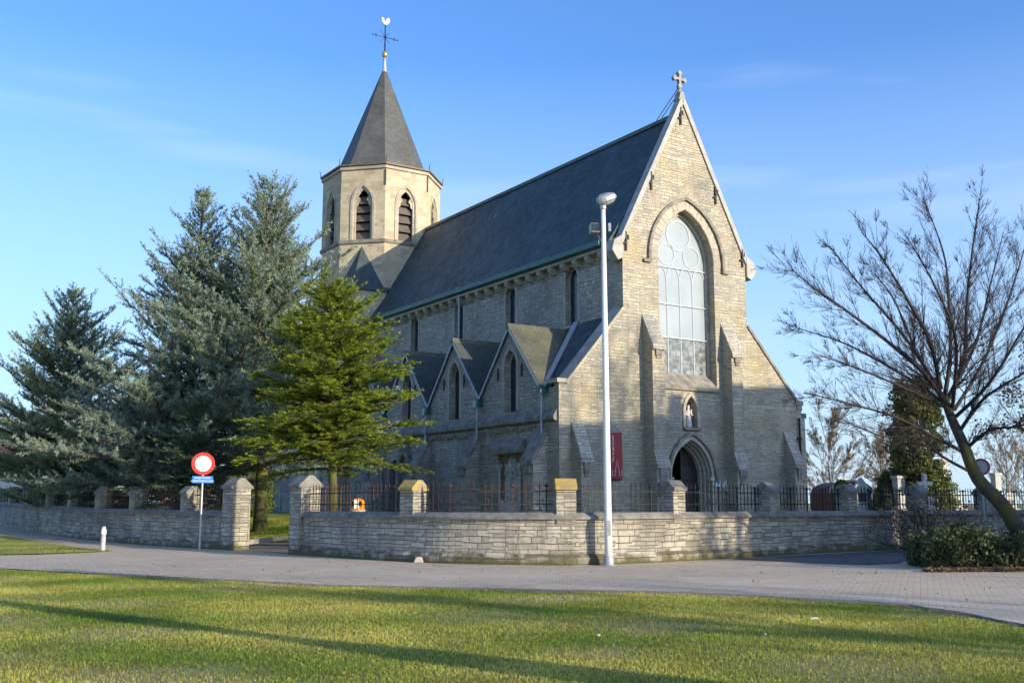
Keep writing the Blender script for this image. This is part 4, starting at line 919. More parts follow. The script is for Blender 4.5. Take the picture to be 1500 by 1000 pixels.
make_wall('churchyard_wall', 'curved stone wall with yellow lichened pier caps and spiked railing, right of the gateway behind the lamp post', WR, {0, 2, 4, 6, 7, 8, 9, 10, 11, 12, 13, 14}, gate_end=0, rust=lambda i: 'rust' if i < 4 else 'iron', caps=lambda i: 'lichen' if i in (2, 4) else 'cap')
# kerb of the raised grass inside the gateway
kb = MB(); kp = resample([(-9.9, 35.6), (-8.8, 36.6), (-7.2, 36.75), (-5.6, 35.9), (-4.9, 34.6)], .5)
sweep(kb, kp, [(.09, -.1), (.09, .17), (-.09, .17), (-.09, -.1)], lambda x, y: g1(x, y)-.02)
kb.build('kerb', plain('kerb_concrete', (.34, .32, .27), .9, 0, .3, 5, .3)); tag(bpy.data.objects['kerb'], 'low curved concrete kerb edging the grass just inside the gateway', 'kerb')

# ------------------------------------------------------------------ street furniture
lamp = thing('street_lamp', 'tall pale street lamp with hooded lantern and side floodlight in front of the wall', 'street lamp', (2.22, 24.72, zroad(2.2, 24.7)))
LH = 8.55
MB().tube([(0, 0, 0), (-.005, 0, 1.0), (-.02, 0, LH)], [.090, .087, .054], 20, ).build('pole', M['polepaint'], lamp, smooth=True)
MB().lathe([(.16, 0), (.16, .03), (.125, .05), (.115, .22), (.10, .24)], n=20).build('base', M['zinc'], lamp, smooth=False)
MB().box(-.05, .05, -.099, -.09, .7, 1.05).build('service_door', M['galv'], lamp)
MB().lathe([(.06, -.12), (.075, -.1), (.075, .06), (.03, .1)], (-.02, 0, LH), 14).build('collar', M['galv'], lamp)
# lantern: tilted cobra head with glass bowl
hd = MB(); pts = []; n = 14
def ell(a, b, z, cx=0): return [(cx + a*math.cos(2*math.pi*k/n), b*math.sin(2*math.pi*k/n), z) for k in range(n)]
V = ell(.27, .15, 0, .06) + ell(.29, .165, .06, .06) + ell(.25, .14, .15, .04) + ell(.13, .08, .2, .0); F = []
for i in range(3):
    for k in range(n): F.append((i*n+k, i*n+(k+1) % n, (i+1)*n+(k+1) % n, (i+1)*n+k))
F += [tuple(range(n))[::-1], tuple(3*n+k for k in range(n))]
ln = hd.add(V, F).build('lantern', M['galv'], lamp, smooth=False, bevel=.01); ln.location = (.02, -.03, LH+.08); ln.rotation_euler = (R(30), R(-24), R(14)); ln.scale = (.95, .95, .9)
V = ell(.25, .135, -.002, .06) + ell(.2, .105, -.07, .06) + ell(.1, .05, -.095, .06); F = []
for i in range(2):
    for k in range(n): F.append((i*n+k, (i+1)*n+k, (i+1)*n+(k+1) % n, i*n+(k+1) % n))
F += [tuple(2*n+k for k in range(n))]
MB().add(V, F).build('glass_bowl', plain('lamp_glass', (.55, .53, .46), .15, 0, .3, 14), ln, smooth=True)
fl = MB().box(-.19, .19, -.1, .12, -.12, .12); fo = fl.build('floodlight', plain('dull_alu', (.33, .31, .27), .5, .3, .2, 6), lamp, bevel=.02); fo.location = (-.15, .1, LH-.57); fo.rotation_euler = (R(-8), 0, R(8))
MB().box(-.165, .165, -.112, -.102, -.095, .095).build('glass', M['leadglass'], fo)
MB().tube([(-.02, .0, LH-.95), (-.12, .06, LH-.8), (-.14, .1, LH-.68)], [.02]*3, 6).build('bracket', M['galv'], lamp)
MB().box(.1, .16, -.05, .05, LH-.66, LH-.46).build('junction_box', M['galv'], lamp)

sg = thing('road_sign', 'round white sign with red rim above a blue plate on a post by the gateway', 'road sign', (-9.62, 33.1, zroad(-9.6, 33.1)), R(16))
MB().tube([(0, 0.03, 0), (0.0, 0.03, 2.95)], [.033]*2, 10).build('post', M['galv'], sg)
dk = MB().slab([(x, z) for x, z in circ(0, 0, .35, 40)], [], lambda a, b, t_: (a, t_, b+2.66), -.02, 0).build('disc', M['red'], sg)
MB().slab([(x, z) for x, z in circ(0, 0, .245, 40)], [], lambda a, b, t_: (a, t_, b+2.66), -.024, -.021).build('white_centre', M['white'], dk)
pl = MB().box(-.31, .31, -.02, 0, 2.06, 2.28).build('plate', M['blue'], sg, bevel=.006)
text('lettering', 'UITGEZONDERD', .085, M['white'], pl, (0, -.024, 2.215), (R(90), 0, 0), xs=.78, ext=.001)
text('lettering', 'CEREMONIEWAGENS', .085, M['white'], pl, (0, -.024, 2.12), (R(90), 0, 0), xs=.82, ext=.001)
s2 = thing('road_sign', 'faded round sign with red rim half hidden behind the leaning bare tree', 'road sign', (15.4, 34.9, zroad(15.4, 34.9)), R(-20))
MB().tube([(0, 0.03, 0), (0, 0.03, 2.8)], [.033]*2, 10).build('post', M['galv'], s2)
d2 = MB().slab(circ(0, 0, .28, 32), [], lambda a, b, t_: (a, t_, b+2.62), -.02, 0).build('disc', plain('faded_red', (.36, .06, .06), .5), s2)
MB().slab(circ(0, 0, .205, 32), [], lambda a, b, t_: (a, t_, b+2.62), -.024, -.021).build('pale_centre', plain('faded_white', (.42, .42, .42), .5), d2)
bo = thing('bollard', 'short worn white bollard with ringed head at the tip of the grass island', 'bollard', (-12.18, 32.0, zroad(-12.2, 32)+.03))
MB().lathe([(.085, -.1), (.085, .0), (.072, .02), (.07, .46), (.07, .5)], n=16).build('shaft', plain('worn_white_paint', (.50, .46, .44), .6, 0, .25, 12, 0, (.30, .26, .25)), bo, smooth=False)
MB().lathe([(.07, .5), (.082, .505), (.082, .54), (.07, .545), (.07, .57), (.082, .575), (.082, .61), (.068, .615), (.06, .67), (.035, .71), (.005, .725)], n=16).build('head', M['white'], bo)
bi = thing('litter_bin', 'round orange litter bin with white hood behind the railing near the fir trunk', 'litter bin', (-4.75, 32.9, g1(-4.75, 32.9)))
bi.scale = (.86, .86, 1); bz = 1.80-.72-g1(-4.75, 32.9)
MB().lathe([(.24, 0), (.25, .05), (.27, .62), (.28, .64), (.28, .7), (.26, .72)], (0, 0, bz-.3), 24).build('body', M['orange'], bi, smooth=False)
MB().lathe([(.27, .72), (.26, .86), (.2, .96), (.1, 1.0), (.01, 1.01)], (0, 0, bz-.3), 24).build('hood', M['orange'], bi, smooth=True)
MB().tube([(0, 0, -.4), (0, 0, bz-.28)], [.04]*2, 8).build('post', M['iron'], bi)
for a in (-118, -62): MB().slab(circ(0, 0, .075, 12), [], lambda x_, z_, t_, a=a: ((.245+t_)*math.cos(R(a))-x_*math.sin(R(a)), (.245+t_)*math.sin(R(a))+x_*math.cos(R(a)), bz+.54+z_), 0, .03).build('opening', M['black'], bi)
MB().slab([(-.09, -.13), (.07, -.13), (.07, .13), (-.09, .13)], [], lambda x_, z_, t_: ((.262+t_)*math.cos(R(-90))-x_*math.sin(R(-90)), (.262+t_)*math.sin(R(-90))+x_*math.cos(R(-90)), bz+.53+z_), 0, .02).build('sticker', M['white'], bi)
MB().lathe([(.284, .6), (.284, .66)], (0, 0, bz-.3), 24).build('band', plain('grey_band', (.4, .38, .33), .5), bi)
sn = MB()
sn.add([(-.13, -.09, 0), (.12, -.1, 0), (.14, .08, 0), (-.1, .1, 0), (-.08, -.05, .13), (.07, -.06, .15), (.08, .05, .13), (-.05, .06, .15)], [(0,3,2,1),(4,5,6,7),(0,1,5,4),(1,2,6,5),(2,3,7,6),(3,0,4,7)])
o = sn.build('stone', plain('fallen_stone', (.5, .44, .37), .9, 0, .3, 8, .4), bevel=.03, loc=(-2.25, 26.0, zroad(-2.2, 26)+.02)); tag(o, 'loose pale stone lying on the pavers at the foot of the wall', 'stone')
for (x, y, l, w, rz, nm, lb) in ((3.95, 14.2, .12, .02, .3, 'plastic_scrap', 'small blue-white plastic scrap on the right part of the lawn'), (1.0, 12.6, .05, .03, 1, 'paper_scrap', 'small crumpled white paper on the middle of the lawn'), (2.95, 12.7, .04, .025, 2, 'paper_scrap', 'tiny white paper scrap on the lawn right of the middle')):
    q = MB().add([(-l/2, -w/2, 0), (l/2, -w/2, .005), (l/2, w/2, .012), (-l/2, w/2, .006), (0, 0, .016), (-l/2, -w/2, -.01), (l/2, -w/2, -.01), (l/2, w/2, -.01), (-l/2, w/2, -.01)], [(0,1,4),(1,2,4),(2,3,4),(3,0,4),(5,8,7,6),(0,5,6,1),(1,6,7,2),(2,7,8,3),(3,8,5,0)])
    tag(q.build(nm, M['coping'], loc=(x, y, g1(x, y)+.035)), lb, 'litter').rotation_euler = (0, 0, rz)

# ------------------------------------------------------------------ vegetation
def tris(o, d, l, w, rng, flat=None):
    """needle or leaf blades: origin, unit direction, length, width -> triangles"""
    n = len(o); r_ = rng.normal(size=(n, 3)); 
    if flat is not None: r_ = r_*flat + np.array([0, 0, 1.0])*(1-flat)
    s = np.cross(d, r_); s /= np.linalg.norm(s, axis=1, keepdims=True)+1e-9
    V = np.empty((n, 3, 3)); V[:, 0] = o + s*w[:, None]; V[:, 1] = o - s*w[:, None]; V[:, 2] = o + d*l[:, None]
    return V
def tubes_np(segs, sides=3):
    """segs: (p0, p1, r0, r1) arrays -> prism mesh arrays"""
    p0, p1, r0, r1 = segs; n = len(p0); d = p1-p0; d = d/(np.linalg.norm(d, axis=1, keepdims=True)+1e-9)
    a = np.cross(d, np.array([.3, .9, .31])); a /= np.linalg.norm(a, axis=1, keepdims=True)+1e-9; b = np.cross(d, a)
    V = np.empty((n, 2*sides, 3)); F = []
    for k in range(sides):
        t = 2*math.pi*k/sides; q = a*math.cos(t)+b*math.sin(t); V[:, k] = p0+q*r0[:, None]; V[:, sides+k] = p1+q*r1[:, None]
        F.append((k, (k+1) % sides, sides+(k+1) % sides, sides+k))
    F = np.array(F)[None]+(np.arange(n)*2*sides)[:, None, None]
    return V.reshape(-1, 3), F.reshape(-1, 4)
def conifer(name, label, x, y, H, Rr, zb, mat, seed, kind='cedar', nb=150, dens=1.0, bk='bark', z0=None, tr=None, lean=(0, 0), shape=.8):
    rng = np.random.default_rng(seed); z0 = g1(x, y) if z0 is None else z0
    root = thing(name, label, 'tree', (x, y, z0), 0)
    T0 = []; T1 = []; TR0 = []; TR1 = []; NO = []; ND = []; NT_ = []
    tr = tr or .02*H
    zs = np.linspace(0, H, 14); tx = lean[0]*zs/H; ty = lean[1]*zs/H
    MB().tube([(tx[i], ty[i], zs[i]-.15*(i == 0)) for i in range(14)], [max(.012, tr*(1-zs[i]/H)**.8) + (.25*tr if i == 0 else 0) for i in range(14)], 10).build('trunk', M[bk], root, smooth=True)
    bz = zb + (H*.985-zb)*np.sort(rng.random(nb))**1.0; ga = 0
    for z in bz:
        f = (z-zb)/(H-zb); ga += 2.39996 + rng.normal(0, .25)
        Lb = max(.25, Rr*((1-f)**shape)*(0.62+.38*min(1, f*6+.45))*(rng.uniform(.42, 1.0) if rng.random() < .72 else rng.uniform(1.0, 1.3)))
        if kind == 'cedar': el = R(rng.uniform(0, 28) + 34*f); droop = .16*(1-f)
        elif kind == 'spruce': el = R(rng.uniform(-8, 6) + 32*f); droop = .16*(1-f)
        else: el = R(rng.uniform(4, 20) + 32*f*f); droop = .20*(1-f)
        n = max(5, int(Lb/.16)); s = np.linspace(0, 1, n)
        wob = np.cumsum(rng.normal(0, .04, n))*Lb*.35
        hx = Lb*s*math.cos(el); up = Lb*(math.sin(el)*s - droop*s*s) + (.10*Lb*s**3 if kind == 'cedar' else .04*Lb*s**3)
        ca, sa = math.cos(ga), math.sin(ga)
        bx, by = np.interp(z, zs, tx), np.interp(z, zs, ty)
        pb = np.stack([bx + hx*ca - wob*sa, by + hx*sa + wob*ca, z + up], 1)
        r0 = .012 + .016*Lb; rr = r0*(1-s*.85)
        T0.append(pb[:-1]); T1.append(pb[1:]); TR0.append(rr[:-1]); TR1.append(rr[1:])
        # branchlets on both sides in a flat spray
        nsub = max(4, int(Lb*7.5*dens)); ss_ = rng.uniform(.16, 1.0, nsub); ss_[0] = 1
        for q in ss_:
            i = min(n-2, int(q*(n-1))); p = pb[i] + (pb[i+1]-pb[i])*(q*(n-1)-i); d = pb[i+1]-pb[i]; d /= np.linalg.norm(d)
            sd = np.array([-sa, ca, 0])*rng.choice([-1, 1]); an = R(rng.uniform(28, 62))
            dd = d*math.cos(an) + sd*math.sin(an) + np.array([0, 0, rng.normal(.10 if kind == 'cedar' else -.02, .18)])
            if q == 1: dd = d
            dd /= np.linalg.norm(dd); l2 = (.20 + .34*Lb*(1-q*.8)*rng.uniform(.5, 1.1)); l2 = min(l2, 1.5)
            m_ = max(3, int(l2/.085*dens)); t = (np.arange(m_)+rng.random(m_))/m_
            cv = np.array([0, 0, 1.0])*(.16*l2 if kind == 'cedar' else -.06*l2)
            pts = p + dd*l2*t[:, None] + cv*(t**2)[:, None] + rng.normal(0, .012, (m_, 3))
            T0.append(p[None]); T1.append((p+dd*l2*.95+cv*.9)[None]); TR0.append(np.array([.008])); TR1.append(np.array([.003]))
            k = 8 if kind == 'cedar' else 9
            o = np.repeat(pts, k, 0); nn = len(o)
            if kind == 'cedar':
                v = rng.normal(size=(nn, 3)) + dd*.7 + np.array([0, 0, .55])
            else:
                s3 = np.cross(dd, [0, 0, 1.0]); s3 /= np.linalg.norm(s3)+1e-9
                v = dd*.85 + s3*rng.choice([-1, 1], nn)[:, None]*rng.uniform(.4, 1.1, nn)[:, None] + rng.normal(0, .28, (nn, 3)) + np.array([0, 0, .12])
            v /= np.linalg.norm(v, axis=1, keepdims=True); NO.append(o); ND.append(v)
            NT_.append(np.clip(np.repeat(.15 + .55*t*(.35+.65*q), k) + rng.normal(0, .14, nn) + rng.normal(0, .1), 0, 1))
    V, F = tubes_np((np.concatenate(T0), np.concatenate(T1), np.concatenate(TR0), np.concatenate(TR1)), 4)
    fast_mesh('branches', V, F, M[bk], root, k=4)
    o = np.concatenate(NO); d = np.concatenate(ND); n = len(o); t = np.concatenate(NT_)
    l = rng.uniform(.08, .17, n) if kind == 'cedar' else rng.uniform(.08, .15, n)
    w = rng.uniform(.009, .017, n) if kind == 'cedar' else rng.uniform(.009, .016, n)
    V = tris(o, d, l, w, rng, None if kind == 'cedar' else .45)
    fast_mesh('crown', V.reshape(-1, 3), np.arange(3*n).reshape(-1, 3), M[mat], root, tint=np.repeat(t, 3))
    return root
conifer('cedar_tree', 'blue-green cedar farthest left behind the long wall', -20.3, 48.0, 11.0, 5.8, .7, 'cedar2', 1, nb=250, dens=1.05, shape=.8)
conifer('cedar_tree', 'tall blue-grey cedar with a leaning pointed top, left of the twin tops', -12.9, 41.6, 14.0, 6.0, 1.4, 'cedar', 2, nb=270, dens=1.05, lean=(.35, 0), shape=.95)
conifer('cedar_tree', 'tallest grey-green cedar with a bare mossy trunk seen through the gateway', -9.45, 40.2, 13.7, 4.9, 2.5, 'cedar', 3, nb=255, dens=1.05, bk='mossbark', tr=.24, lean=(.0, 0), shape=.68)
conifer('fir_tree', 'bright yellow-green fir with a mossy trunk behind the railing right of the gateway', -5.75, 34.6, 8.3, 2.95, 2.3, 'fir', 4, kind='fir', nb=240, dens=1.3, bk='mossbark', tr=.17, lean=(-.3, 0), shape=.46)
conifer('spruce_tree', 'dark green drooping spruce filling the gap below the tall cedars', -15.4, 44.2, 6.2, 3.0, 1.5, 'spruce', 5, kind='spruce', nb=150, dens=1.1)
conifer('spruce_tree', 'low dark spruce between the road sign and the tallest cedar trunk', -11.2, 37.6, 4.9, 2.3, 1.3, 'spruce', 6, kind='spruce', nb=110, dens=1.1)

def leaf_mass(name, pts, sizes, mat, parent=None, rng=None, tint=None, flat=.8):
    n = len(pts); d = rng.normal(size=(n, 3)); d[:, 2] += .3; d /= np.linalg.norm(d, axis=1, keepdims=True)
    V = tris(pts - d*sizes[:, None]*.5, d, sizes, sizes*.36, rng, None)
    # quads: leaf as diamond
    s = (V[:, 0]-V[:, 1])*.5; mid = pts
    Q = np.empty((n, 4, 3)); Q[:, 0] = pts-d*sizes[:, None]*.5; Q[:, 1] = mid+s; Q[:, 2] = pts+d*sizes[:, None]*.5; Q[:, 3] = mid-s
    t = tint if tint is not None else np.clip(rng.normal(.45, .25, n), 0, 1)
    return fast_mesh(name, Q.reshape(-1, 3), np.arange(4*n).reshape(-1, 4), mat, parent, tint=np.repeat(t, 4), k=4)
def clump_points(n, rng, centers, radii, shell=.55):
    c = rng.integers(0, len(centers), n); v = rng.normal(size=(n, 3)); v /= np.linalg.norm(v, axis=1, keepdims=True)
    return centers[c] + v*(radii[c]*(shell + (1-shell)*rng.random(n)**.5))[:, None]
# columnar yew
rng = np.random.default_rng(21); rt = thing('yew_tree', 'broad columnar yew with dark shaded left side beyond the right-hand wall', 'tree', (18.9, 49.5, .9))
MB().tube([(0, 0, -.2), (0, 0, 3), (0, 0, 5.5)], [.3, .25, .05], 8).build('trunk', M['bark'], rt)
ce = []; ra = []
for k in range(230):
    z = rng.uniform(.2, 6.3); rr = (1.18 - .42*max(0, (z-4.2)/2.1)**1.5)*rng.uniform(.55, 1.0); a = rng.uniform(0, 6.28); ce.append((rr*math.cos(a), rr*math.sin(a), z)); ra.append(rng.uniform(.2, .42))
pt = clump_points(42000, rng, np.array(ce), np.array(ra)); leaf_mass('crown', pt, rng.uniform(.07, .15, len(pt)), M['yew'], rt, rng)
# clipped hedge in front of the wall, with dead leaves
rng = np.random.default_rng(22)
hr = thing('hedge', 'low scruffy green hedge at the foot of the wall right of the lamp', 'hedge', (0, 0, 0))
ce = []; ra = []; st_ = []
for k in range(900):
    u = rng.uniform(0, 9.5); v = rng.uniform(0, 2.4); x = 8.75+u+v*.25; y = 22.9+v+u*.12; top = .85+.12*math.sin(u*2.1)+.1*math.sin(u*5+1)-.25*(u < .5); z = g1(x, y)+rng.uniform(.1, max(.2, top)-.1)
    ce.append((x, y, z)); ra.append(rng.uniform(.12, .26)); st_.append((x, y, z))
ce = np.array(ce); pt = clump_points(60000, rng, ce, np.array(ra), .4); pt = pt[pt[:, 2] > .1]
leaf_mass('foliage', pt, rng.uniform(.05, .10, len(pt)), M['hedge'], hr, rng)
st_ = np.array(st_); gb = np.stack([st_[:, 0]+rng.normal(0, .1, len(st_)), st_[:, 1]+rng.normal(0, .1, len(st_)), np.full(len(st_), .1)], 1)
V, F = tubes_np((gb, st_+np.array([0, 0, .25]), np.full(len(st_), .008), np.full(len(st_), .003))); fast_mesh('stems', V, F, M['twig'], hr, k=4)
x = rng.uniform(8.6, 18, 5200); y = 22.45 + (x-8.7)*.12 + np.abs(rng.normal(0, .22, 5200))-.15
pt = np.stack([x, y, gz(x, y)+.04+rng.random(5200)*.05], 1); o = leaf_mass('dead_leaves', pt, rng.uniform(.05, .09, 5200), M['deadleaf'], None, rng); tag(o, 'fallen brown leaves lying along the front of the hedge', 'dead leaves', kind='stuff')
rng = np.random.default_rng(23); br_ = thing('dry_shrub', 'brown dry-leaved shrub against the wall beneath the leaning tree', 'shrub', (12.6, 32.4, g1(12.6, 32.4)))
ce = np.stack([rng.normal(0, .8, 120), rng.normal(0, .45, 120), rng.uniform(.2, 1.5, 120)], 1); pt = clump_points(1500, rng, ce, np.full(120, .32), .1)
leaf_mass('foliage', pt, rng.uniform(.06, .11, len(pt)), M['deadleaf'], br_, rng)
V, F = tubes_np((np.stack([ce[:, 0]*.3, ce[:, 1]*.3, ce[:, 2]*0], 1), ce, np.full(120, .012), np.full(120, .004))); fast_mesh('stems', V, F, M['twig'], br_, k=4)

def grow(T, p, d, L_, r_, lev, rng, up=.08, nch=(9, 7, 5), spread=42, jit=.13):
    """recursive limb: adds segments to T, children along its length"""
    n = max(3, int(L_/(.32 if lev < 2 else .22))); st = L_/n; pts = [p]; rs = [r_]; dd = d.copy()
    for i in range(n):
        dd = dd + rng.normal(0, jit*(.6 if lev == 0 else 1), 3)*.55 + np.array([0, 0, up]); dd /= np.linalg.norm(dd); p = p + dd*st; pts.append(p)
        rs.append(max(.0022, r_*(1-.9*(i+1)/n)))
        if lev < len(nch):
            pass
    pts = np.array(pts); rs = np.array(rs); T[0].append(pts[:-1]); T[1].append(pts[1:]); T[2].append(rs[:-1]); T[3].append(rs[1:])
    if lev < len(nch):
        k = max(2, int(nch[lev]*rng.uniform(.8, 1.25)))
        for q in np.sort(rng.uniform(.14, .98, k)):
            i = min(n-1, int(q*n)); dl = pts[i+1]-pts[i]; dl /= np.linalg.norm(dl)
            a = rng.normal(size=3); a -= dl*a.dot(dl); a /= np.linalg.norm(a); an = R(rng.normal(spread, 9))
            c = dl*math.cos(an)+a*math.sin(an); c[2] += .06
            grow(T, pts[i], c/np.linalg.norm(c), L_*(1-q*.6)*rng.uniform(.40, .72), max(.0030, rs[i]*.5), lev+1, rng, up, nch, spread, jit)
def limb_px(T, pts, r0, r1):
    pts = np.array(pts, float); c = crom(pts, 6); rs = np.linspace(r0, r1, len(c)); T[0].append(c[:-1]); T[1].append(c[1:]); T[2].append(rs[:-1]); T[3].append(rs[1:]); return c, rs
# leaning bare tree on the right
rng = np.random.default_rng(31); TP = np.array([11.95, 25.2, 0.15])
lt = thing('bare_tree', 'leaning bare tree with mossy trunk and fanning twigs rising from the hedge at right', 'tree', TP)
def wpx(x, y, Y):     # place a limb joint seen at this direction, at its own distance
    th = R(8.755); a = (x-750)/1547; b = -(y-500)/1547; d = np.array([a, math.cos(th)-b*math.sin(th), math.sin(th)+b*math.cos(th)]); return np.array([0, 0, 1.6])+d*Y/d[1]-TP
tk = [wpx(*q) for q in ((1508, 805, 25.2), (1470, 742, 25.2), (1432, 700, 25.3), (1411, 650, 25.4), (1393, 610, 25.5), (1383, 580, 25.5))]
MB().tube([tuple(p) for p in crom(tk, 5)], list(np.linspace(.20, .085, len(crom(tk, 5)))), 10).build('trunk', M['shadedbark'], lt, smooth=True)
T = [[], [], [], []]
limbs = [ # pixel joints with distances, start radius, child counts
 ([(1385, 590, 25.5), (1352, 545, 25.0), (1300, 500, 24.4), (1240, 455, 24.0), (1190, 420, 23.6), (1160, 395, 23.4)], .06),
 ([(1385, 592, 25.5), (1340, 560, 26.0), (1290, 530, 26.6), (1230, 500, 27.2), (1165, 480, 27.6)], .05),
 ([(1378, 570, 25.5), (1362, 500, 25.2), (1330, 440, 24.9), (1290, 375, 24.6), (1262, 340, 24.4)], .06),
 ([(1384, 580, 25.6), (1392, 520, 26.0), (1390, 440, 26.3), (1382, 370, 26.6), (1352, 290, 26.8)], .06),
 ([(1388, 585, 25.5), (1412, 530, 25.3), (1416, 450, 25.0), (1424, 370, 24.8), (1436, 285, 24.6)], .065),
 ([(1398, 600, 25.5), (1432, 545, 26.2), (1462, 480, 26.8), (1490, 400, 27.0), (1510, 330, 27.2)], .05),
 ([(1405, 632, 25.4), (1440, 585, 24.8), (1485, 555, 24.3), (1540, 520, 23.8)], .05),
 ([(1412, 660, 25.4), (1450, 630, 25.0), (1500, 622, 24.6), (1570, 590, 24.2)], .05),
 ([(1408, 660, 25.4), (1370, 640, 24.8), (1310, 610, 24.2), (1240, 590, 23.6), (1180, 575, 23.2)], .05),
 ([(1420, 690, 25.3), (1380, 668, 24.8), (1345, 640, 24.3), (1290, 638, 23.9), (1230, 612, 23.6)], .04),
 ([(1386, 588, 25.5), (1345, 520, 27.0), (1310, 440, 28.0), (1280, 400, 28.6)], .05),
 ([(1388, 588, 25.5), (1430, 500, 27.2), (1450, 420, 28.2), (1470, 340, 28.8)], .05),
 ([(1392, 600, 25.5), (1340, 575, 24.6), (1270, 545, 23.4), (1200, 520, 22.8)], .045),
 ([(1395, 600, 25.5), (1400, 500, 24.0), (1370, 420, 23.2), (1330, 350, 22.8)], .05),
 ([(1384, 585, 25.5), (1330, 500, 25.8), (1262, 420, 26.2), (1215, 360, 26.4)], .05),
 ([(1400, 610, 25.5), (1450, 560, 24.2), (1500, 480, 23.4), (1540, 420, 23)], .05),
]
for pts, r0 in limbs:
    c, rs = limb_px(T, [wpx(*q) for q in pts], r0, .009); L_ = np.linalg.norm(c[-1]-c[0]); nc = len(c)
    for q in np.sort(rng.uniform(.10, 1.0, 27)):
        i = min(nc-2, int(q*(nc-1))); dl = c[i+1]-c[i]; dl /= np.linalg.norm(dl); a = rng.normal(size=3); a -= dl*a.dot(dl); a /= np.linalg.norm(a); an = R(rng.normal(33, 8))
        d = dl*math.cos(an)+a*math.sin(an); d[2] += .08
        grow(T, c[i], d/np.linalg.norm(d), L_*(1-.55*q)*rng.uniform(.22, .46), max(.0036, rs[i]*.32), 1, rng, .045, (0, 8, 5), 27, .06)
V, F = tubes_np([np.concatenate(t) for t in T], 4); fast_mesh('crown', V, F, M['twig'], lt, k=4)

def bare_tree(name, label, x, y, H, mat, seed, nl=11, group=None, nch=(10, 7, 5), r0=None, rmin=1.0, z0=None, spread=34, fork=.18):
    rng = np.random.default_rng(seed); root = thing(name, label, 'tree', (x, y, g1(x, y) if z0 is None else z0), 0, group); r0 = r0 or .022*H
    hs = np.linspace(0, H*.62, 8); wx = np.cumsum(rng.normal(0, .05, 8)); wy = np.cumsum(rng.normal(0, .05, 8))
    MB().tube([(wx[i], wy[i], hs[i]-.1*(i == 0)) for i in range(8)], [r0*(1-.8*hs[i]/(H*.62)) for i in range(8)], 8).build('trunk', M[mat], root, smooth=True)
    T = [[], [], [], []]; ga = rng.random()*6
    for k in range(nl):
        f = fork + (1-fork)*k/(nl-1); z = f*H*.62; ga += 2.4+rng.normal(0, .3); el = R(28+38*f+rng.normal(0, 6))
        p = np.array([np.interp(z, hs, wx), np.interp(z, hs, wy), z]); d = np.array([math.cos(el)*math.cos(ga), math.cos(el)*math.sin(ga), math.sin(el)])
        grow(T, p, d, H*(.50-.12*f)*rng.uniform(.85, 1.15), r0*.5*(1-.4*f), 0, rng, .05, nch, spread, .12)
    Ts = [np.concatenate(t) for t in T]; Ts[2] = np.maximum(Ts[2]*1, .003*rmin); Ts[3] = np.maximum(Ts[3], .0025*rmin)
    V, F = tubes_np(Ts, 3); fast_mesh('crown', V, F, M[mat], root, k=4); return root
GB = 'bare trees beyond the churchyard'
bare_tree('bare_tree', 'pale many-stemmed bare tree right beside the church corner', 21.5, 72, 7.8, 'paletwig', 41, 16, GB, (10, 8, 5), rmin=3.2, fork=.04, spread=24, r0=.10)
bare_tree('bare_tree', 'rounded brownish bare tree between the church and the columnar yew', 26.5, 76, 6.4, 'paletwig', 42, 13, GB, (10, 8, 5), rmin=3.4, r0=.12, fork=.08)
bare_tree('bare_tree', 'bushy tan bare tree touching the left edge of the columnar yew', 30.5, 84, 7.2, 'paletwig', 43, 13, GB, (10, 8, 5), rmin=3.6, r0=.12, fork=.08)
bare_tree('bare_tree', 'far grey-brown bare tree under the leaning trunk at the right edge', 44.5, 96, 9.2, 'paletwig', 44, 14, GB, (9, 6, 4), rmin=3.6, r0=.12, fork=.08)
bare_tree('bare_tree', 'far pale bare tree at the right edge behind the railing', 50, 104, 8.0, 'paletwig', 45, 13, GB, (9, 6, 4), rmin=3.6, r0=.12, fork=.08)
# tree with dry leaves entering at the right edge
rng = np.random.default_rng(51); bt = bare_tree('beech_tree', 'tree with clinging yellow-brown leaves at the right picture edge', 15.1, 28.3, 7.6, 'twig', 52, 14, None, (8, 6, 4), r0=.11)
pt = clump_points(5200, rng, np.stack([rng.normal(0, .9, 60), rng.normal(0, 1.2, 60), rng.uniform(3.2, 6.4, 60)], 1), np.full(60, .35), .1)
leaf_mass('dry_leaves', pt, rng.uniform(.06, .11, len(pt)), M['beechleaf'], bt, rng)
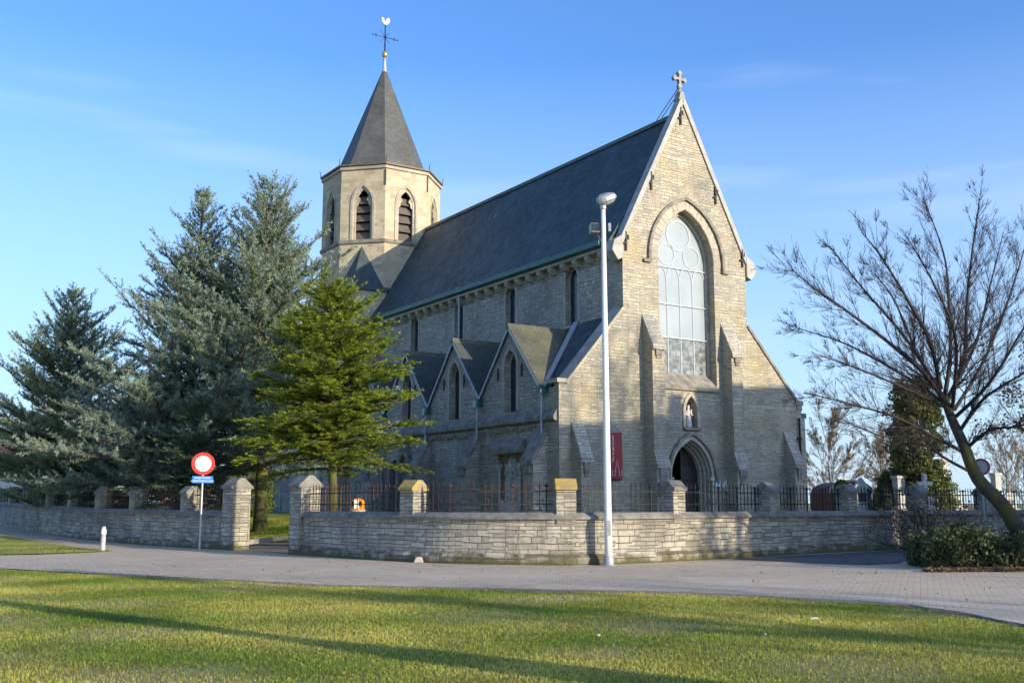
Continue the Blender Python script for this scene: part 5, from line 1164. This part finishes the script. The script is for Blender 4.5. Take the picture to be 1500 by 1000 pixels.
# small bright shrubs and a cone-shaped conifer in the cemetery
for (x, y, r_, h, mat, sd, nm, lb, cat) in ((13.05, 42.3, .32, 1.5, 'brightleaf', 61, 'shrub', 'small bright yellow-green shrub behind the railing beside the church corner', 'shrub'), (17.4, 49.5, .85, 2.0, 'yew', 62, 'cone_shrub', 'dark cone-shaped shrub among the graves', 'shrub'), (20.8, 52, 1.0, 1.6, 'brightleaf', 63, 'shrub', 'bright green shrub between the columnar yew and the leaning trunk', 'shrub'), (-23.5, 60, 1.4, 2.6, 'brightleaf', 64, 'shrub', 'sunlit yellow-green shrub behind the far left railing', 'shrub'), (-12.0, 47.5, 1.5, 2.0, 'brightleaf', 66, 'shrub', 'sunlit shrub behind the railing left of the road sign', 'shrub')):
    rng = np.random.default_rng(sd); z0 = g1(x, y); rt = thing(nm, lb, cat, (x, y, z0))
    zz = rng.uniform(0, 1, 120); cone = 'cone' in nm; rad = r_*((1-zz) if cone else np.sqrt(np.clip(1-(zz*1.6-.7)**2, .1, 1)))*rng.uniform(.5, 1, 120); aa = rng.uniform(0, 6.28, 120)
    ce = np.stack([rad*np.cos(aa), rad*np.sin(aa), zz*h], 1); pt = clump_points(9000, rng, ce, np.full(120, .13+.08*r_), .3); leaf_mass('foliage', pt, rng.uniform(.05, .10, len(pt)), M[mat], rt, rng)
    V, F = tubes_np((ce*np.array([.1, .1, 0]), ce, np.full(120, .01), np.full(120, .004))); fast_mesh('stems', V, F, M['twig'], rt, k=4)

# ------------------------------------------------------------------ cemetery monuments
M['grave'] = plain('pale_grave_stone', (.52, .50, .46), .85, 0, .3, 3, .3); M['gravedark'] = plain('dark_granite', (.07, .065, .065), .5, 0, .3, 4); M['brickred'] = plain('red_brown_vault', (.20, .085, .075), .8, 0, .3, 4, .3)
GG = 'grave monuments in the cemetery'
def at_px(px, Y): return ((px-750)/1565*Y, Y)
def monument(name, lab, px, Y, fn, rz=.3):
    x, y = at_px(px, Y); r_ = thing(name, lab, 'grave monument', (x, y, g1(x, y)), rz, GG); fn(r_); return r_
def vault(r_):
    MB().slab([(-1.1, -.2), (1.1, -.2), (1.1, 1.0)] + [(1.1*math.cos(a), 1.0+.55*math.sin(a)) for a in np.linspace(0.02, math.pi-.02, 12)] + [(-1.1, 1.0)], [], FV, -.9, .9).build('body', M['brickred'], r_)
    MB().slab(ring([(1.22*math.cos(a), 1.0+.66*math.sin(a)) for a in np.linspace(0, math.pi, 14)], [(1.1*math.cos(a), 1.0+.55*math.sin(a)) for a in np.linspace(0, math.pi, 14)]), [], FV, -.97, -.8).build('arch_moulding', M['grave'], r_)
    MB().box(-.3, .3, -.95, -.905, 0, 1.1).build('door', M['gravedark'], r_)
monument('burial_vault', 'low red-brown burial vault with pale arched rim beside the church corner', 1232, 52, vault)
def stele(h, w, mat, top='gable'):
    def f(r_):
        MB().box(-w*.65, w*.65, -.2, .2, -.2, .25).build('base', M[mat], r_)
        t = [(-w/2, .25), (w/2, .25), (w/2, h*.75), (0, h), (-w/2, h*.75)] if top == 'gable' else [(-w/2, .25), (w/2, .25), (w/2, h), (-w/2, h)]
        MB().slab(t, [], FV, -.1, .1).build('slab', M[mat], r_, bevel=.02)
        MB().box(-w*.3, w*.3, -.115, -.102, h*.35, h*.6).build('tablet', M['gravedark'] if mat == 'grave' else M['grave'], r_)
    return f
def crossmon(h, mat):
    def f(r_):
        MB().box(-.45, .45, -.3, .3, -.2, .45).box(-.3, .3, -.2, .2, .45, .9).build('base', M[mat], r_, bevel=.02)
        MB().box(-.08, .08, -.07, .07, .9, h).build('shaft', M[mat], r_); MB().box(-.36, .36, -.071, .071, h-.5, h-.34).build('crosspiece', M[mat], r_)
    return f
def pillar(h, w, mat):
    def f(r_):
        MB().box(-w*.8, w*.8, -w*.8, w*.8, -.2, .4).build('base', M[mat], r_); MB().box(-w/2, w/2, -w/2, w/2, .4, h).build('shaft', M[mat], r_, bevel=.02); MB().box(-w*.62, w*.62, -w*.62, w*.62, h, h+.14).build('capital', M[mat], r_)
    return f
monument('gravestone', 'white square-topped gravestone rising behind the red-brown vault', 1236, 58, stele(1.9, .7, 'grave', 'flat'))
monument('gravestone', 'pointed gabled gravestone right of the red-brown vault', 1262, 50, stele(1.75, .75, 'grave'))
monument('grave_pillar', 'dark broad grave pillar left of the white pillar', 1302, 50, pillar(1.6, .7, 'gravedark'))
monument('grave_pillar', 'narrow white grave pillar against the columnar yew', 1318, 49, pillar(1.65, .42, 'grave'))
monument('gravestone', 'small reddish gravestone half hidden by the railing left of the dark pillar', 1287, 54, stele(1.3, .6, 'brickred'))
monument('grave_cross', 'small pale stone cross on the right side of the columnar yew', 1356, 46, crossmon(1.9, 'grave'))
monument('grave_pillar', 'tall sunlit cream pillar monument just left of the leaning trunk', 1381, 56, pillar(2.7, .55, 'grave'))
monument('gravestone', 'pale wide gravestone just left of the leaning trunk behind the railing', 1398, 60, stele(1.2, 1.1, 'grave', 'flat'))
monument('grave_pillar', 'pale slim pillar right of the faded round sign', 1461, 60, pillar(2.1, .4, 'grave'))
monument('gravestone', 'pale low gravestone near the right picture edge', 1478, 62, stele(1.25, .9, 'grave'))

# ------------------------------------------------------------------ houses
M['brick'] = stone('red_brick', (.27, .12, .08), (.22, .09, .06), (.15, .065, .045), (.22, .2, .18), .22, .075, .01, stain=.2, wob=0.0)
M['render'] = plain('pale_render', (.62, .60, .56), .9, 0, .12, 1.2)
M['tile'] = slate('orange_roof_tiles', (.20, .075, .04), (.26, .10, .055), .3, False)
M['winglass'] = plain('house_window_glass', (.03, .035, .04), .1)
def house(name, label, x, y, rz, w, d, he, hr, wall, roof, floors=2, nwin=3, group=None):
    r_ = thing(name, label, 'house', (x, y, -.1), rz, group)
    MB().slab([(-d/2, 0), (d/2, 0), (d/2, he), (0, hr), (-d/2, he)], [], lambda a, b, t_: (t_, a, b), -w/2, w/2).build('walls', M[wall], r_)
    rf = MB(); e = .35; sl = (hr-he)/(d/2)
    rf.slab([(-d/2-e, he-e*sl+.05), (0, hr+.05), (d/2+e, he-e*sl+.05), (d/2+e, he-e*sl+.25), (0, hr+.28), (-d/2-e, he-e*sl+.25)], [], lambda a, b, t_: (t_, a, b), -w/2-.2, w/2+.2)
    rf.build('roof', M[roof], r_)
    MB().box(w*.28, w*.28+.8, -.4, .4, hr-.6, hr+1.2).build('chimney', M['brick'], r_)
    for s_ in (-1, 1):
        for f in range(floors):
            for k in range(nwin):
                cx = -w/2 + w*(k+.5)/nwin; z = .9 + f*2.9
                if f == 0 and k == 0 and s_ < 0:
                    MB().box(cx-.5, cx+.5, s_*d/2-.04, s_*d/2+.04, .1, 2.2).build('door', M['darkwood'], r_); continue
                fr_ = MB().slab([(cx-.6, z), (cx+.6, z), (cx+.6, z+1.4), (cx-.6, z+1.4)], [[(cx-.5, z+.1), (cx+.5, z+.1), (cx+.5, z+1.3), (cx-.5, z+1.3)]], FV, s_*d/2-.05, s_*d/2+.05).build('window', M['white'], r_)
                MB().box(cx-.5, cx+.5, s_*d/2-.015, s_*d/2+.015, z+.1, z+1.3).build('pane', M['winglass'], fr_)
    return r_
house('house', 'white rendered house with orange roof seen through the far left cedar', -38.5, 84, R(-28), 12, 8, 4.2, 7.2, 'render', 'tile', 1, 4)

# the street behind the viewpoint: the houses and trees whose long shadows fall across the lawn, wall and west front
GH = 'houses across the street, out of the picture'
PERP = Vector((-SUN_DIR.y, SUN_DIR.x)); 
def qd(q, d): return (q*PERP.x + d*SUN_DIR.x, q*PERP.y + d*SUN_DIR.y)
HR = math.atan2(PERP.y, PERP.x)
for q, w_, ea, ri, dd, lab in ((30.2, 6.6, 5.0, 8.2, 10, 'low brick house across the street, lowest of the three'), (38.0, 8.0, 9.9, 13.8, 12, 'three-storey brick house across the street, the one nearer the lawn'), (45.3, 6.9, 10.9, 15.0, 12, 'taller three-storey brick house across the street, the one nearer the cemetery')):
    x, y = qd(q, 12+dd*.1); house('house', lab, x, y, HR, w_, dd, ea, ri, 'brick', 'tile', 3, 2, GH)
GT = 'trees behind the viewpoint, out of the picture'
for q, d, H, sd, rm, lab in ((16.2, 24, 10.0, 71, 1.6, 'slender bare street tree behind the viewpoint, shading the road'), (25.8, 12, 9.0, 74, 3.4, 'dense bare tree across the street, beside the low brick house')):
    x, y = qd(q, d); bare_tree('bare_tree', lab, x, y, H, 'twig', sd, 14 if rm > 3 else 12, GT, (9, 7, 4), rmin=rm)
x, y = qd(8.6, 6.5); bare_tree('bare_tree', 'old bare tree with a thick branchless trunk standing on the lawn right of the viewpoint', x, y, 13.5, 'bark', 73, 11, GT, (9, 7, 4), rmin=2.0, r0=.55, fork=.72)
x, y = qd(37.6, 26); bare_tree('bare_tree', 'very tall bare tree standing behind the three-storey house across the street', x, y, 22, 'twig', 75, 13, GT, (9, 7, 4), rmin=4)
conifer('cedar_tree', 'dense cedar behind the viewpoint shading the middle of the lawn', *qd(12.6, 24), 11.5, 2.6, .6, 'cedar', 81, nb=170, z0=0)

rng = np.random.default_rng(91); x = rng.uniform(-9, 9, 420); y = rng.uniform(8.5, 26, 420); k = (np.abs(x) < .5*y); x, y = x[k], y[k]
pt = np.stack([x, y, gz(x, y)+.04], 1); tag(leaf_mass('fallen_leaves', pt, rng.uniform(.025, .05, len(pt)), M['deadleaf'], None, rng), 'scattered small dead leaves on the lawn and the pavers', 'dead leaves', kind='stuff')
